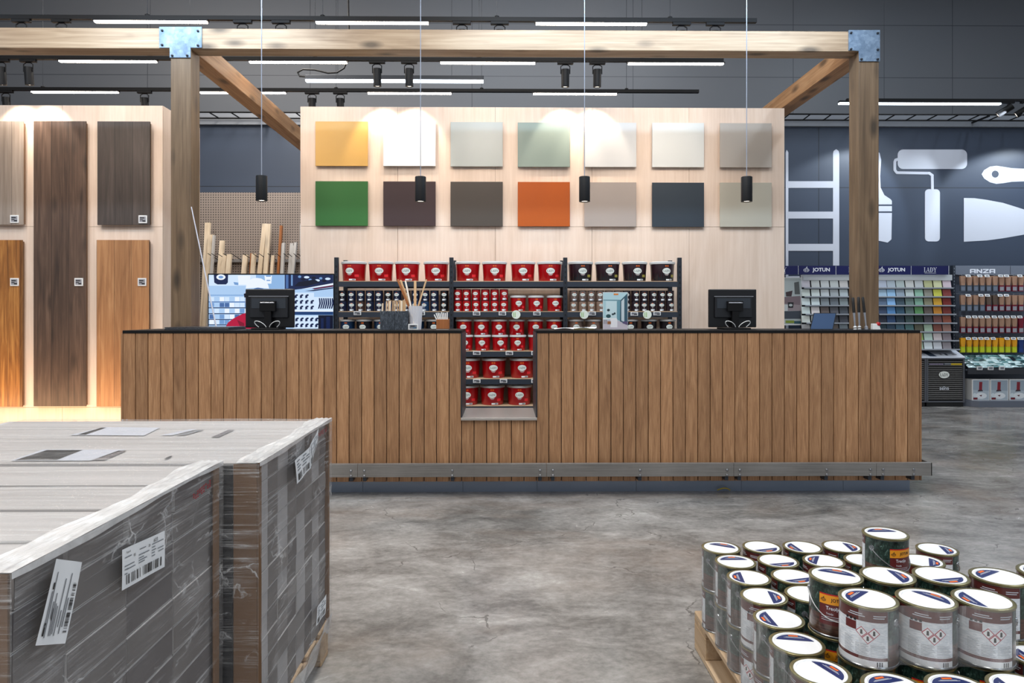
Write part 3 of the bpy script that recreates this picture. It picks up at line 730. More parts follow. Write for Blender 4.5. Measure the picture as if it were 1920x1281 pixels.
def sc(g, s, cx=0, cz=0, w=1.0): return ([(cx+x*s*w, cz+z*s) for x, z in g[0]], g[1])
OVAL = M('label_oval', (236, 240, 232), .4); LTR = M('label_letter', (34, 40, 42), .5)
LIDW = M('bucket_lid', (214, 214, 212), .4)
def bucket(name, R0, R1, h, col, cat='paint bucket', dark=False, col2=None, lid=True, ov=.36, paper=True):
    t = thing(name, '', cat)
    fn = conic(R0, R1, h)
    body = M('tub_%d_%d_%d' % col, col, .3, coat=.3)
    m = MB()
    if lid:
        m.lathe([(R0*.97, 0), (R0, .004), (R1, h*.86), (R1+.003, h*.86), (R1+.003, h*.9)], body, 36); m.build('tub', t, smooth=True)
        m = MB(); m.lathe([(R1+.004, h*.865), (R1+.006, h*.87), (R1+.007, h*.965), (R1+.003, h*.99), (R1-.006, h), (R1-.012, h*.985), (0, h*.985)], LIDW, 36, cap=False); m.build('lid', t, smooth=True)
    else:
        m.lathe([(R0*.97, 0), (R0, .003), (R1, h*.97), (R1-.003, h*.985)], body, 24); m.build('tin', t, smooth=True)
        m = MB(); m.lathe([(R1+.0005, h*.95), (R1+.001, h*.99), (R1-.003, h), (R1-.006, h*.985), (0, h*.985)], M('tin_lid_dark', tuple(int(c*.6) for c in col), .35, .4), 24, cap=False); m.build('tin_lid', t, smooth=True)
    if col2:
        m = MB(); m.geo(gpatch(-R0*1.25, R0*1.25, h*.05, h*.42, 10), M('tub_%d_%d_%d' % col2, col2, .3), fn(.0006)); m.build('label_band', t, smooth=True)
    zc = h*(.515 if lid else .60)
    m = MB(); m.geo(gell(R1*ov, h*(.15 if lid else .15), 0, zc), OVAL, fn(.001)); o = m.build('label_oval', t, smooth=True)
    m = MB(); m.geo(sc(LADY, R1*ov*.50, 0, zc, 0.98), LTR, fn(.0018)); m.build('lettering', o)
    m = MB(); m.geo(gpatch(-R1*.17, R1*.17, h*.735, h*.795), ORANGE, fn(.001)); m.build('logo_tag', t)
    m = MB(); m.geo(gpatch(-R1*.19, R1*.19, h*.33, h*.355), M('pale_print', (216, 200, 196), .5), fn(.0012)); m.geo(gpatch(-R1*.12, R1*.12, h*.29, h*.31), _M['pale_print'], fn(.0012)); m.build('print', t)
    if lid:
        m = MB(); m.geo(gpatch(R1*.42, R1*.78, h*.20, h*.33), M('badge_olive', (160, 150, 70), .5) if dark else M('badge_red', (232, 44, 52), .4), fn(.0012)); m.build('badge', t)
    if paper:
        m = MB(); m.geo(gpatch(-R1*.05 if lid else -R1*.42, R1*.5, h*.03, h*.11 if lid else h*.19), PAPER, fn(.0014)); m.geo(gpatch(R1*.22, R1*.46, h*.045, h*.095 if lid else h*.15), GREY, fn(.0020)); m.build('paper_sticker', t)
    return t
RC = (172, 10, 20)
BIG = dict(R0=.112, R1=.122, h=.2)
big_red = Placer(bucket('paint_bucket', .104, .1135, .186, RC)); big_plum = Placer(bucket('paint_bucket', .104, .1135, .186, (50, 30, 38), dark=True, col2=(22, 22, 26)))
mid = {}
def mcol(n, c): mid[n] = Placer(bucket('paint_bucket', .068, .0735, .1462, c, dark=n != 'red', ov=.42))
mcol('red', RC); mcol('taupe', (126, 104, 92)); mcol('dark', (36, 30, 34)); mcol('blue', (24, 52, 84)); mcol('black', (26, 26, 32))
sml = {}
def scol(n, c): sml[n] = Placer(bucket('paint_tin', .038, .0385, .0956, c, 'paint tin', lid=False, ov=.62))
scol('navy', (26, 34, 58)); scol('ink', (22, 24, 36)); scol('black', (22, 20, 24)); scol('bluegreen', (30, 62, 96)); scol('brown', (70, 50, 44)); scol('taupe', (118, 98, 90)); scol('tan', (140, 114, 98)); scol('dark', (42, 30, 36))
srd = Placer(bucket('paint_tin', .039, .0394, .1022, RC, 'paint tin', lid=False, ov=.62))
GB = 'paint buckets on the shelving'; GT = 'small paint tins on the shelving'
jit = lambda a=.25: random.uniform(-a, a)
Yb = YS+.135
for i, x in enumerate((664, 714.5, 764, 818, 877, 927, 980.5, 1030.6)):
    big_red.put((PXx(x, Yb), Yb, lev[0]+.0008), [-.25, 0, 0, .05, -.02, .05, -.02, .02][i]*0.8, f'large red paint bucket with white lid, {ORD[i]} in the top shelf row', GB)
for i, x in enumerate((1088, 1138.7, 1189.6, 1241.5)):
    big_plum.put((PXx(x, Yb), Yb, lev[0]+.0008), [.12, .1, .1, .18][i], f'large dark plum paint bucket with white lid, {ORD[i]} in the top shelf row', GB)
Yt = YS+.057
cols1 = [['ink', 'navy', 'navy', 'navy', 'navy', 'black', 'navy', 'brown', 'navy', 'navy', 'navy', 'black'],
         ['navy', 'navy', 'brown', 'navy', 'navy', 'bluegreen', 'bluegreen', 'navy', 'bluegreen', 'bluegreen', 'navy', 'black']]
word = {'ink': 'inky blue', 'navy': 'navy blue', 'black': 'black', 'bluegreen': 'mid blue', 'brown': 'brown', 'taupe': 'taupe', 'tan': 'tan', 'dark': 'dark plum'}
for r, zz in ((0, .0968), (1, 0)):
    for i, x in enumerate((643, 659.6, 676.4, 693.7, 710.5, 728.3, 745.3, 762, 779, 797, 814.8, 833.5)):
        c = cols1[r][i]; sml[c].put((PXx(x, Yt), Yt, lev[1]+zz+.0008), jit(.2), f'small {word[c]} paint tin, {ORD[i]} in the {"upper" if r == 0 else "lower"} layer of the blue bay', GT)
for r, zz in ((0, .1030), (1, 0)):
    for i, x in enumerate((858.8, 875, 892.5, 910, 927.5, 944.8)):
        srd.put((PXx(x, Yt), Yt, lev[1]+zz+.0008), jit(.15), f'small red paint tin, {ORD[i]} in the {"upper" if r == 0 else "lower"} layer beside the white-lidded red buckets', GT)
Ym = YS+.098
for i, x in enumerate((971.5, 1004.6, 1040)):
    mid['red'].put((PXx(x, Ym), Ym, lev[1]+.0008), jit(.08), f'medium red bucket with white lid, {ORD[i]} of three beside the small red tins', GB)
for r, zz in ((0, .0968), (1, 0)):
    for i, x in enumerate((1075.6, 1092.3, 1108.8, 1125, 1141.6, 1158.3, 1174.6, 1191, 1207.4, 1223.7, 1239.7, 1256)):
        c = ('taupe' if r == 0 else 'tan') if i < 6 else 'dark'
        sml[c].put((PXx(x, Yt), Yt, lev[1]+zz+.0008), jit(.25), f'small {word[c]} paint tin, {ORD[i]} in the {"upper" if r == 0 else "lower"} layer of the plum bay', GT)
for lay, zz in (('upper', .1472), ('lower', 0)):
    for i, (x, c) in enumerate(((650.8, 'blue'), (683.4, 'black'), (716, 'blue'), (748.6, 'black'), (781.2, 'blue'), (813.8, 'black'))):
        if lay == 'lower' and i in (3, 4): pass
        mid[c].put((PXx(x, Ym), Ym, lev[2]+zz+.0008), jit(.1), f'medium {c} paint bucket, {ORD[i]} in the {lay} layer below the navy tins', GB)
    for i, x in enumerate((870, 902.8, 935.6, 969, 1003.5, 1039)):
        mid['red'].put((PXx(x+(2 if lay == 'lower' and i < 5 else 0), Ym), Ym, lev[2]+zz+.0008), jit(.08), f'medium red paint bucket, {ORD[i]} in the {lay} layer of the third shelf down', GB)
    for i, (x, c) in enumerate(((1079, 'taupe'), (1112.3, 'taupe'), (1146, 'dark'), (1181, 'dark'), (1216.5, 'dark'), (1251, 'dark'))):
        mid[c].put((PXx(x, Ym), Ym, lev[2]+zz+.0008), jit(.1), f'medium {"taupe" if c == "taupe" else "dark plum"} paint bucket, {ORD[i]} in the {lay} layer below the plum bay tins', GB)
for s, xx, nm in ((3, (877.5, 925.8, 978.5), 'upper'), (4, (874.8, 923.2, 973.5), 'lower')):
    for i, x in enumerate(xx):
        big_red.put((PXx(x, Yb), Yb, lev[s]+.0008), jit(.06), f'large red bucket seen through the counter notch, {ORD[i]} on the {nm} shelf', GB)
# price displays and round stickers clipped to the shelf fronts
def shelf_tag(px_, py, lab):
    p = P(px_, py, YS-.004); t = thing('price_display', lab, 'price tag', (p.x, YS-.004, p.z), 0, 'price displays on the shelf fronts')
    m = MB(); m.box(p.x-.034, p.x+.034, YS-.016, YS-.004, p.z-.0177, p.z+.0177, WHITE); m.build('casing', t, bevel=.002)
    m = MB(); m.rect(p.x-.028, p.x+.028, p.z-.013, p.z+.013, YS-.0165, M('tag_screen', (150, 150, 156), .35)); m.rect(p.x-.024, p.x+.018, p.z+.003, p.z+.009, YS-.017, INK); m.rect(p.x-.004, p.x+.024, p.z-.010, p.z-.002, YS-.017, INK); m.build('screen', t, recalc=False)
for i, (x, y) in enumerate(((670.5, 587.5), (790, 587.5), (893.7, 588), (942, 588), (1006.7, 588), (1110, 588), (1189, 588.7), (1231.7, 588))):
    shelf_tag(x, y, f'white price display, {ORD[i]} along the shelf edge under the small tins')
for i, (x, y) in enumerate(((894, 662), (955, 662.3), (1003, 662.3))): shelf_tag(x, y, f'white price display, {ORD[i]} on the upper shelf edge inside the counter notch')
for i, (x, y) in enumerate(((894, 714.5), (944, 714.5), (1003, 714.5))): shelf_tag(x, y, f'white price display, {ORD[i]} on the lower shelf edge inside the counter notch')
GRN = M('leaf_green', (126, 178, 62), .5)
for i, (x, w) in enumerate(((967.7, 'the red buckets'), (1095.3, 'the taupe tins'), (1213.6, 'the plum tins'))):
    p = P(x, 590, YS-.02); t = thing('round_shelf_sign', f'round white shelf sign with green leaves below {w}', 'shelf sign', (p.x, YS-.005, p.z), 0, 'round leaf signs on the shelf edge')
    m = MB(); m.lathe([(.040, 0), (.040, .004)], M('sign_pale', (226, 232, 218), .5), 28, Matrix.Translation((p.x, YS-.018, p.z)) @ Matrix.Rotation(PI/2, 4, 'X')); m.box(p.x-.012, p.x+.012, YS-.018, YS-.004, p.z-.01, p.z+.02, WHITE); m.build('disc', t)
    m = MB()
    for k in range(4):
        for sg in (-1, 1):
            cx_, cz_ = p.x-.016+sg*.007, p.z-.02+k*.011
            m.flat([(cx_-sg*.006, cz_-.003), (cx_+sg*.004, cz_), (cx_+sg*.007, cz_+.007), (cx_-sg*.002, cz_+.005)], YS-.0225, GRN)
    m.build('leaf_print', t)

# ================================================================== big screen beside the shelving
YT = 6.48
a, b = P(389.5, 513, YT), P(625.4, 634, YT)
tv = thing('large_display_screen', 'large flat screen on a stand showing a paint shop scene', 'screen', ((a.x+b.x)/2, YT, 0))
zb = a.z-(b.x-a.x)*.5625
m = MB(); m.box(a.x, b.x, YT, YT+.045, zb, a.z, BLACK); m.build('casing', tv, bevel=.003)
m = MB(); m.box((a.x+b.x)/2-.04, (a.x+b.x)/2+.04, YT+.046, YT+.10, 0, a.z-.2, BLACK); m.box((a.x+b.x)/2-.4, (a.x+b.x)/2+.4, YT-.12, YT+.24, 0, .03, BLACK); m.build('stand', tv)
def E(name, c, s=1.05): return M('screen_'+name, (10, 10, 12), .25, emit=c, es=s)
m = MB(); lay = [0]
def sq(pts, c):
    lay[0] += 1
    m.flat([(P(x, y, YT).x, P(x, y, YT).z) for x, y in pts], YT-.0012-.00004*lay[0], c)
def sr(x0, x1, y0, y1, c): sq([(x0, y1), (x1, y1), (x1, y0), (x0, y0)], c)
e_b = E('pale', (168, 200, 236)); e_l = E('light', (206, 226, 248)); e_m = E('mid', (112, 152, 204)); e_n = E('navy', (20, 34, 74)); e_k = E('dark', (12, 18, 40)); e_w = E('white', (232, 240, 252)); e_g = E('steelblue', (70, 104, 160)); e_r = E('crimson', (176, 14, 58)); e_r2 = E('crimson_dark', (124, 8, 42)); e_s = E('skin', (196, 178, 186))
sr(391.5, 625, 515.5, 633, e_b); sr(391.5, 480, 515.5, 536, e_l); sr(480, 533, 515.5, 542, E('haze', (140, 178, 222)))
for i in range(4): sr(391.5, 470, 553+i*.0, 554.5, e_m)
for r, y in enumerate((557, 568, 579, 590, 600)):
    for c in range(8):
        x = 393+c*9.5; k = [e_l, e_b, e_w, e_m, e_g][(r*3+c*2+(r*c) % 3) % 5 if r else (c % 3)]
        sr(x, x+8.5, y, y+8, k)
    sr(391.5, 470, y+8.6, y+10.2, e_n if r else e_g)
sq([(401, 515.5), (428, 515.5), (427.5, 530), (424, 533.5), (408, 533.5), (402, 530)], e_n); sq([(x, y) for x, y in ellipse(8.5, 5.2, 414.5, 519.8)], e_w); sq([(x, y) for x, y in ellipse(4.5, 2.6, 414.5, 519.8)], e_m)
sq([(446, 517), (470, 517), (468, 534), (448, 534)], e_w); sq([(438, 529), (447, 530), (447, 535), (440, 534)], e_m); sq([(496, 517), (510, 517), (509, 532), (498, 532)], e_w); sr(499, 508, 517, 519, e_m); sr(500, 507, 525, 527, e_m)
sr(534, 625, 515.5, 546, e_n); sr(536, 541, 515.5, 541, e_g); sr(546, 549, 515.5, 536, e_m)
for i in range(9): sq([(x, y) for x, y in ellipse(3+i % 3, 2.2, 562+i*6.6, 519+(i*5) % 9)], [e_m, e_k, e_l][i % 3])
sq([(552, 537), (560, 529), (590, 524), (600, 530), (575, 537)], e_k); sq([(560, 543), (625, 531), (625, 535), (560, 547)], e_w); sq([(540, 545), (625, 535), (625, 539), (548, 549)], e_b); sq([(585, 541), (625, 534.5), (625, 538), (590, 543)], E('plum', (88, 30, 62)))
sr(550, 625, 549, 583, e_l); sq([(589, 546), (625, 541), (625, 557), (589, 557)], e_b)
for r in range(3):
    for c in range(4):
        if r == 0 and c == 3: continue
        cx_, cy_ = 555.5+c*10, 555.5+r*10.6
        sq([(cx_-3, cy_+4), (cx_-3, cy_-1), (cx_, cy_-3.4), (cx_+3.4, cy_-3.4), (cx_+3.4, cy_-1), (cx_+1, cy_), (cx_+1.6, cy_+3)], e_n)
for c in range(7):
    sq([(598+c*4, 559.5), (600.5+c*4, 559), (602+c*4, 569), (599+c*4, 579), (596.5+c*4, 579), (599+c*4, 569)], e_n)
sr(550, 625, 584.5, 590.5, E('shelfblue', (28, 60, 110))); sr(550, 625, 582, 584.5, e_w); sr(550, 597, 592, 616, e_l); sr(597, 625, 591, 633, e_k); sr(602, 607, 597, 633, e_n); sr(612, 619, 594, 633, e_n)
for r in range(2):
    for c in range(5):
        cx_, cy_ = 557+c*9.3, 599+r*11
        sq([(cx_-3, cy_+4), (cx_-3, cy_-1), (cx_, cy_-3.4), (cx_+3.4, cy_-3.4), (cx_+3.4, cy_-1), (cx_+1, cy_), (cx_+1.6, cy_+3)], e_n)
sq([(460, 548), (463, 545), (502, 545), (505, 552), (503, 575), (495, 590), (470, 590), (461, 575)], e_s); sq([(457.5, 551), (461, 550), (461.5, 558), (458.5, 558)], e_k)
sq([(461, 541), (462.5, 533), (467, 526), (474, 522.3), (482, 521.2), (490, 522.3), (498, 527), (503, 534), (505, 541.5), (484, 539.5)], e_w); sq([(478, 541), (484, 539.3), (493, 541), (500, 545), (470, 545)], e_g)
sq([(424, 612), (428, 605), (437, 598), (452, 590), (470, 584), (496, 584), (520, 592), (528, 604), (530, 633), (424, 633)], e_r); sq([(445, 600), (458, 606), (462, 633), (455, 633), (450, 612)], e_r2)
m.build('screen_picture', tv, recalc=False)

# ================================================================== things on the counter
ZC = zt1
def monitor(px0, px1, pyt, label, grp='till monitors on the counter'):
    Y = 5.26; a = P(px0, pyt, Y); b = P(px1, 615.5, Y); xm = (a.x+b.x)/2; w = b.x-a.x; zt_ = a.z; zb_ = zt_-w*.80
    t = thing('till_monitor', label, 'monitor', (xm, Y, ZC), 0, grp)
    m = MB(); m.box(a.x, b.x, Y, Y+.03, zb_, zt_, M('monitor_black', (14, 14, 17), .35)); m.build('casing', t, bevel=.006)
    m = MB(); m.box(a.x+w*.11, b.x-w*.11, Y-.022, Y, zt_-w*.60, zt_-w*.16, M('monitor_back', (24, 26, 31), .4)); m.build('back_cover', t, bevel=.006)
    m = MB(); m.box(a.x+w*.15, b.x-w*.15, Y-.024, Y-.022, zt_-w*.40, zt_-w*.19, M('vent_panel', (44, 50, 58), .45)); m.build('vent_panel', t)
    m = MB(); m.box(a.x+w*.09, b.x-w*.09, Y-.026, Y-.016, zt_-w*.158, zt_-w*.146, M('trim_and_reflection', (190, 190, 194), .25, .8)); m.build('reflection_strip', t)  # a reflection on the casing, put in as a thin bright bar
    m = MB(); m.box(xm-w*.155, xm+w*.165, Y-.06, Y-.022, zt_-w*.46, zt_-w*.25, BLACK); m.box(xm-w*.14, xm+w*.15, Y-.064, Y-.06, zt_-w*.30, zt_-w*.275, M('trim_and_reflection', (190, 190, 194), .25, .8)); m.build('hinge_block', t, bevel=.003)
    m = MB(); m.box(xm-w*.06, xm+w*.08, Y-.058, Y-.03, ZC+.012, zt_-w*.42, BLACK); m.build('neck', t, bevel=.003)
    m = MB(); m.box(xm-w*.28, xm+w*.28, Y-.11, Y+.07, ZC, ZC+.012, BLACK); m.build('foot', t, bevel=.004)
    for sg in (-1, 1):
        m = MB(); pts = [(xm+.01+sg*(.012+.075*math.sin(k*PI/10)*(k/10)+.055*(k/10)), Y-.07-.02*math.sin(k*PI/10), ZC+.018+.045*math.sin(k*PI/10)) for k in range(11)]
        m.tube(pts, .0028, WHITE, 6); m.build('cable', t, smooth=True)
    return t
monitor(460, 551, 542, 'black till monitor seen from behind in front of the big screen')
monitor(1329.5, 1418.5, 542.5, 'black till monitor seen from behind in front of the bare plywood')
# flat laptop at the counter end
p = P(380, 614, 5.3)
t = thing('closed_laptop', 'flat dark closed laptop lying on the counter near the leaning rod', 'laptop', (p.x, 5.3, ZC))
m = MB(); m.box(PXx(337, 5.3), PXx(452, 5.3), 5.06, 5.40, ZC, ZC+.012, M('laptop_grey', (70, 72, 78), .35, .5)); m.build('base', t, bevel=.003)
m = MB(); m.box(PXx(337, 5.3), PXx(452, 5.3), 5.06, 5.40, ZC+.0125, ZC+.02, M('laptop_lid', (52, 54, 60), .3, .5)); m.build('lid', t, bevel=.003)
m = MB(); q0 = P(406, 612, 5.43); q0.z = ZC+.002; q1 = P(358.8, 388, 5.485); m.tube([q0, q1], [.006, .004], M('white_rod', (206, 206, 216), .35), 8)
tag(m.build('leaning_rod', None, smooth=True), 'thin white rod leaning from the counter against the timber post', 'rod')

# slate holder with stirring sticks
SLATE = NT('slate_stone'); v = SLATE.coord(); n = SLATE.noise(SLATE.map(v, (60, 60, 22)), 1, 8, .75, 1.6); SLATE = SLATE.out(SLATE.ramp(n, [(0.36, (26, 31, 38)), (.52, (56, 64, 74)), (.62, (92, 101, 112)), (.70, (160, 168, 178))]), .5)
Y = 5.10; a, b = P(712.5, 583.5, Y), P(764.5, 619, Y); h = a.z-ZC; wd = b.x-a.x
t = thing('slate_stick_holder', 'dark grey slate box on the counter filled with wooden stirring sticks', 'holder', ((a.x+b.x)/2, Y+.07, ZC))
def tray_box(m, x0, x1, y0, y1, z0, z1, w, mt):
    m.box(x0, x1, y0, y0+w, z0, z1, mt); m.box(x0, x1, y1-w, y1, z0, z1, mt); m.box(x0, x0+w, y0+w, y1-w, z0, z1, mt); m.box(x1-w, x1, y0+w, y1-w, z0, z1, mt); m.box(x0+w, x1-w, y0+w, y1-w, z0, z0+w, mt)
xs_ = a.x+wd*.52
m = MB(); tray_box(m, a.x, xs_-.0008, Y, Y+.14, ZC, a.z, .008, SLATE); m.build('stone_box', t, bevel=.001)
m = MB(); tray_box(m, xs_+.0008, b.x, Y, Y+.14, ZC, a.z, .008, SLATE); m.build('stone_box', t, bevel=.001)
def stick(pb, pt, w, th, mt, label, grp, tip=None, name='stirring_stick', cat='stick'):
    pb, pt = Vector(pb), Vector(pt); L = (pt-pb).length
    r = thing(name, label, cat, pb, 0, grp) if tip else None
    d = (pt-pb).normalized(); q = d.to_track_quat('Z', 'Y')
    m = MB(); m.box(-w/2, w/2, -th/2, th/2, 0, L, mt); o = m.build('blade' if tip else name, r, bevel=.0012, world=False, seg=1)
    if r:
        r.rotation_euler = q.to_euler(); m = MB(); m.box(-w*.36, w*.36, -th/2-.0012, -th/2, L*.62, L*.95, PAPER); m.box(-w*.24, w*.24, -th/2-.0018, -th/2-.0012, L*.66, L*.90, GREY); m.build('paper_label', r, world=False)
        return r
    o.location = pb; o.rotation_euler = q.to_euler(); return tag(o, label, cat, grp)
rs_ = random.Random(5); WQ = {0: 'first', 4: 'second', 11: 'third'}
sp = [(715.5, 717.5, 569, 1), (722.5, 725, 565, 0), (725, 729, 563, 0), (728, 733, 563, 0), (731, 731, 564.5, 1), (733, 737, 564, 0), (736, 740, 563.5, 0), (739.5, 743, 562.5, 0), (743, 747, 563.5, 0), (746, 744, 565, 0), (749, 750, 563, 0), (752, 753, 564, 1), (755, 757, 562.5, 0), (757.5, 760, 563, 0)]
for i, (xb, xt, yt, tp) in enumerate(sp):
    yb = Y+.03+.085*rs_.random(); pb = P(xb, 605, yb); pb.z = ZC+.012; ptp = P(xt, yt, yb+.01)
    if abs(pb.x-xs_) < .018: pb.x = xs_+.02*(1 if pb.x > xs_ else -1)
    stick(pb, ptp, (.015 if tp else .016), .0016, PALEW if tp else STICKW, 'flat wooden stirring stick standing in the slate box' if not tp else f'stirring stick with a paper label, {WQ.get(i)} of those in the slate box', 'stirring sticks in the slate box', tip=tp)
# white ribbed holder with long sticks
Y = 5.12; xc = PXx(777.5, Y); zt_ = PXz(573.8, Y); r1 = (PXx(788, Y)-PXx(762, Y))/2
t = thing('ribbed_holder', 'tall white ribbed tapered holder on the counter with long mixing sticks', 'holder', (xc, Y+r1, ZC))
m = MB(); vs = []; fs = []; n = 44; hh = zt_-ZC
prof = [(r1*.78, 0), (r1, hh), (r1-.004, hh), (r1*.78-.004, .006)]
for j, (r, z) in enumerate(prof):
    for i in range(n):
        a_ = 2*PI*i/n; k = 1+(.045 if i % 2 else -.03)*(j < 2); vs.append((xc+r*k*math.cos(a_), Y+r1+r*k*math.sin(a_), ZC+z))
for j in range(3):
    for i in range(n): k = (i+1) % n; fs.append((j*n+i, j*n+k, (j+1)*n+k, (j+1)*n+i))
fs.append(tuple(reversed(range(n)))); fs.append(tuple(3*n+i for i in range(n)))
m.add(vs, fs, M('ribbed_white', (214, 214, 220), .45)); m.build('cup', t)
LS = [(764, 745.5, 524.5, .016, .012, BROWNW, 'brown edged long stick leaning outwards in the ribbed holder, outermost'), (767, 751, 525.5, .017, .012, STICKW, 'long stick lying just inside the outermost one in the ribbed holder'),
      (770, 760, 526.5, .030, .005, M('bleached_wood', (240, 232, 220), .5), 'wide pale bleached stick in the white ribbed holder'), (778, 778.5, 526.5, .019, .008, STICKW, 'upright brown stick in the middle of the ribbed holder'),
      (781, 799.5, 524.5, .030, .012, STICKW, 'thick wooden stick leaning over the small brown box from the ribbed holder')]
for i, (xb, xt, yt, w_, th, mt, lab) in enumerate(LS):
    yy = Y+r1+[-.014, .004, -.030, .024, .012][i]; pb = P((783, 784, 779, 778, 771.5)[i], 605, yy); pb.z = ZC+.05 if False else ZC+.008; stick(pb, P(xt, yt, yy+.012), w_, th, mt, lab, 'long mixing sticks in the ribbed holder', name='mixing_stick')
p = P(775.3, 613.6, Y-.004); price = thing('price_display', 'white price display standing in front of the ribbed holder', 'price tag', (p.x, Y-.012, ZC))
m = MB(); m.box(p.x-.037, p.x+.037, Y-.022, Y-.010, ZC, ZC+.042, WHITE); m.build('casing', price, bevel=.002)
m = MB(); m.rect(p.x-.027, p.x+.027, ZC+.008, ZC+.035, Y-.0226, TAGS); m.rect(p.x-.02, p.x+.012, ZC+.024, ZC+.031, Y-.0232, INK); m.rect(p.x, p.x+.023, ZC+.011, ZC+.019, Y-.0232, M('tag_blue', (70, 110, 140), .5)); m.build('screen', price, recalc=False)
# small brown box with white sticks
Y = 5.11; a, b = P(818, 599, Y), P(841.5, 617, Y)
t = thing('wooden_pot', 'small square brown wooden pot holding white plastic sticks', 'holder', ((a.x+b.x)/2, Y+.045, ZC))
m = MB(); tray_box(m, a.x, b.x, Y, Y+.09, ZC+.006, a.z, .007, BROWNW); m.build('pot', t, bevel=.002)
m = MB(); m.box(a.x, b.x-.004, Y+.004, Y+.086, ZC, ZC+.006, M('paper_mat', (222, 214, 204), .7)); m.build('foot_pad', t)
for i in range(8):
    yy = Y+.02+.006*i; xb = a.x+.016+(b.x-a.x-.032)*i/7; xt = PXx(814+3.5*i, yy); zt__ = PXz([590, 587, 586.5, 587, 585.5, 586.5, 587, 585.5][i], yy)
    m = MB(); pts = [(xb, yy, ZC+.016), (xb+(xt-xb)*.45, yy, ZC+.016+(zt__-ZC-.016)*.6), (xt, yy, zt__)]
    m.tube(pts, .0042, M('white_stick', (240, 240, 238), .4), 8); tag(m.build('plastic_stirrer', None, smooth=True), 'thin white plastic stick standing in the small brown pot', 'stick', 'white plastic sticks in the brown pot')
# loose papers and the brochure card
Y = 5.12
m = MB(); nx_, ny_ = 16, 6; vs = []; fs = []
a, b = PXx(1038.5, Y), PXx(1117, Y)
for lay_ in range(2):
    for j in range(ny_+1):
        for i in range(nx_+1):
            u_ = i/nx_; z = ZC+.004+.016*abs(math.sin(u_*7+j*.5))*(.35+.65*u_)*(1-.3*j/ny_)+(.002 if lay_ else 0); vs.append((a+(b-a)*u_, Y-.05+.16*j/ny_, z))
st = (nx_+1)*(ny_+1)
for j in range(ny_):
    for i in range(nx_):
        q = j*(nx_+1)+i; fs.append((q, q+nx_+1, q+nx_+2, q+1)); fs.append((st+q, st+q+1, st+q+nx_+2, st+q+nx_+1))
edge = [i for i in range(nx_+1)]+[nx_+j*(nx_+1) for j in range(1, ny_+1)]+[ny_*(nx_+1)+i for i in range(nx_-1, -1, -1)]+[j*(nx_+1) for j in range(ny_-1, 0, -1)]
for i in range(len(edge)): j = (i+1) % len(edge); fs.append((edge[i], edge[j], st+edge[j], st+edge[i]))
m.add(vs, fs, PAPER); tag(m.build('paper_sheet', None, smooth=True), 'crumpled white paper lying on the counter beside the room picture card', 'paper')
m = MB(); x0, x1 = PXx(1076, 5.07), PXx(1112, 5.07); m.box(x0, x1, 5.02, 5.06, ZC, ZC+.011, M('khaki_clip', (98, 92, 62), .6)); tag(m.build('folded_strip', None, bevel=.002), 'flat khaki strip lying under the edge of the crumpled paper', 'strip')
Y = 5.16; a, b = P(1130.5, 548, Y), P(1177, 619, Y)
t = thing('picture_card', 'standing card with a pale blue room picture on the counter', 'picture card', ((a.x+b.x)/2, Y+.03, ZC))
m = MB(); m.box(a.x, b.x, Y, Y+.003, ZC, a.z, WHITE); m.build('card', t)
m = MB(); m.add([(b.x, Y, ZC), (b.x, Y, a.z), (b.x+.012, Y+.06, a.z), (b.x+.012, Y+.06, ZC)], [(0, 1, 2, 3)], M('acrylic_edge', (200, 212, 220), .2)); m.add([(a.x, Y+.003, ZC), (b.x, Y+.003, ZC), (b.x+.012, Y+.06, ZC), (a.x, Y+.06, ZC)], [(0, 1, 2, 3)], _M['acrylic_edge']); m.build('stand', t, recalc=False)
m = MB(); ly = [0]
def pq(pts, c):
    ly[0] += 1; m.flat([(a.x+(b.x-a.x)*x, ZC+(a.z-ZC)*z) for x, z in pts], Y-.0005-.00006*ly[0], M('pic_%d_%d_%d' % c, c, .45))
pq([(.01, .01), (.99, .01), (.99, .99), (.01, .99)], (168, 204, 212)); pq([(.01, .8), (.72, .79), (.99, .97), (.99, .99), (.01, .99)], (178, 212, 222)); pq([(.01, .78), (.70, .77), (.70, .795), (.01, .8)], (92, 134, 150))
pq([(.12, .3), (.56, .3), (.56, .76), (.12, .76)], (196, 220, 226)); pq([(.56, .26), (.70, .24), (.70, .78), (.56, .76)], (104, 152, 168)); pq([(.68, .22), (.99, .1), (.99, .97), (.70, .78)], (52, 88, 106)); pq([(.74, .24), (.86, .2), (.86, .84), (.74, .76)], (196, 210, 216))
pq([(.01, .01), (.99, .01), (.99, .12), (.62, .24), (.01, .26)], (196, 190, 200)); pq([(.3, .06), (.58, .06), (.58, .28), (.3, .28)], (232, 232, 236)); pq([(.18, .14), (.32, .14), (.32, .22), (.18, .22)], (150, 96, 56)); pq([(.01, .27), (.56, .27), (.56, .305), (.01, .305)], (236, 238, 240))
for q in range(5): pq([(.03+q*.03, .15), (.04+q*.03, .15), (.04+q*.03, .26), (.03+q*.03, .26)], (40, 60, 72))
pq(ellipse(.06, .035, .22, .52, 12), (34, 54, 60)); pq(ellipse(.10, .05, .22, .36, 14), (40, 78, 84)); pq(ellipse(.05, .025, .40, .41, 10), (34, 54, 60)); pq(ellipse(.04, .03, .47, .43, 10), (34, 54, 60)); pq([(.78, .17), (.99, .12), (.99, .22), (.84, .22)], (88, 78, 116))
pq([(.43, .925), (.62, .925), (.62, .965), (.43, .965)], (226, 130, 50))
m.build('picture', t, recalc=False)
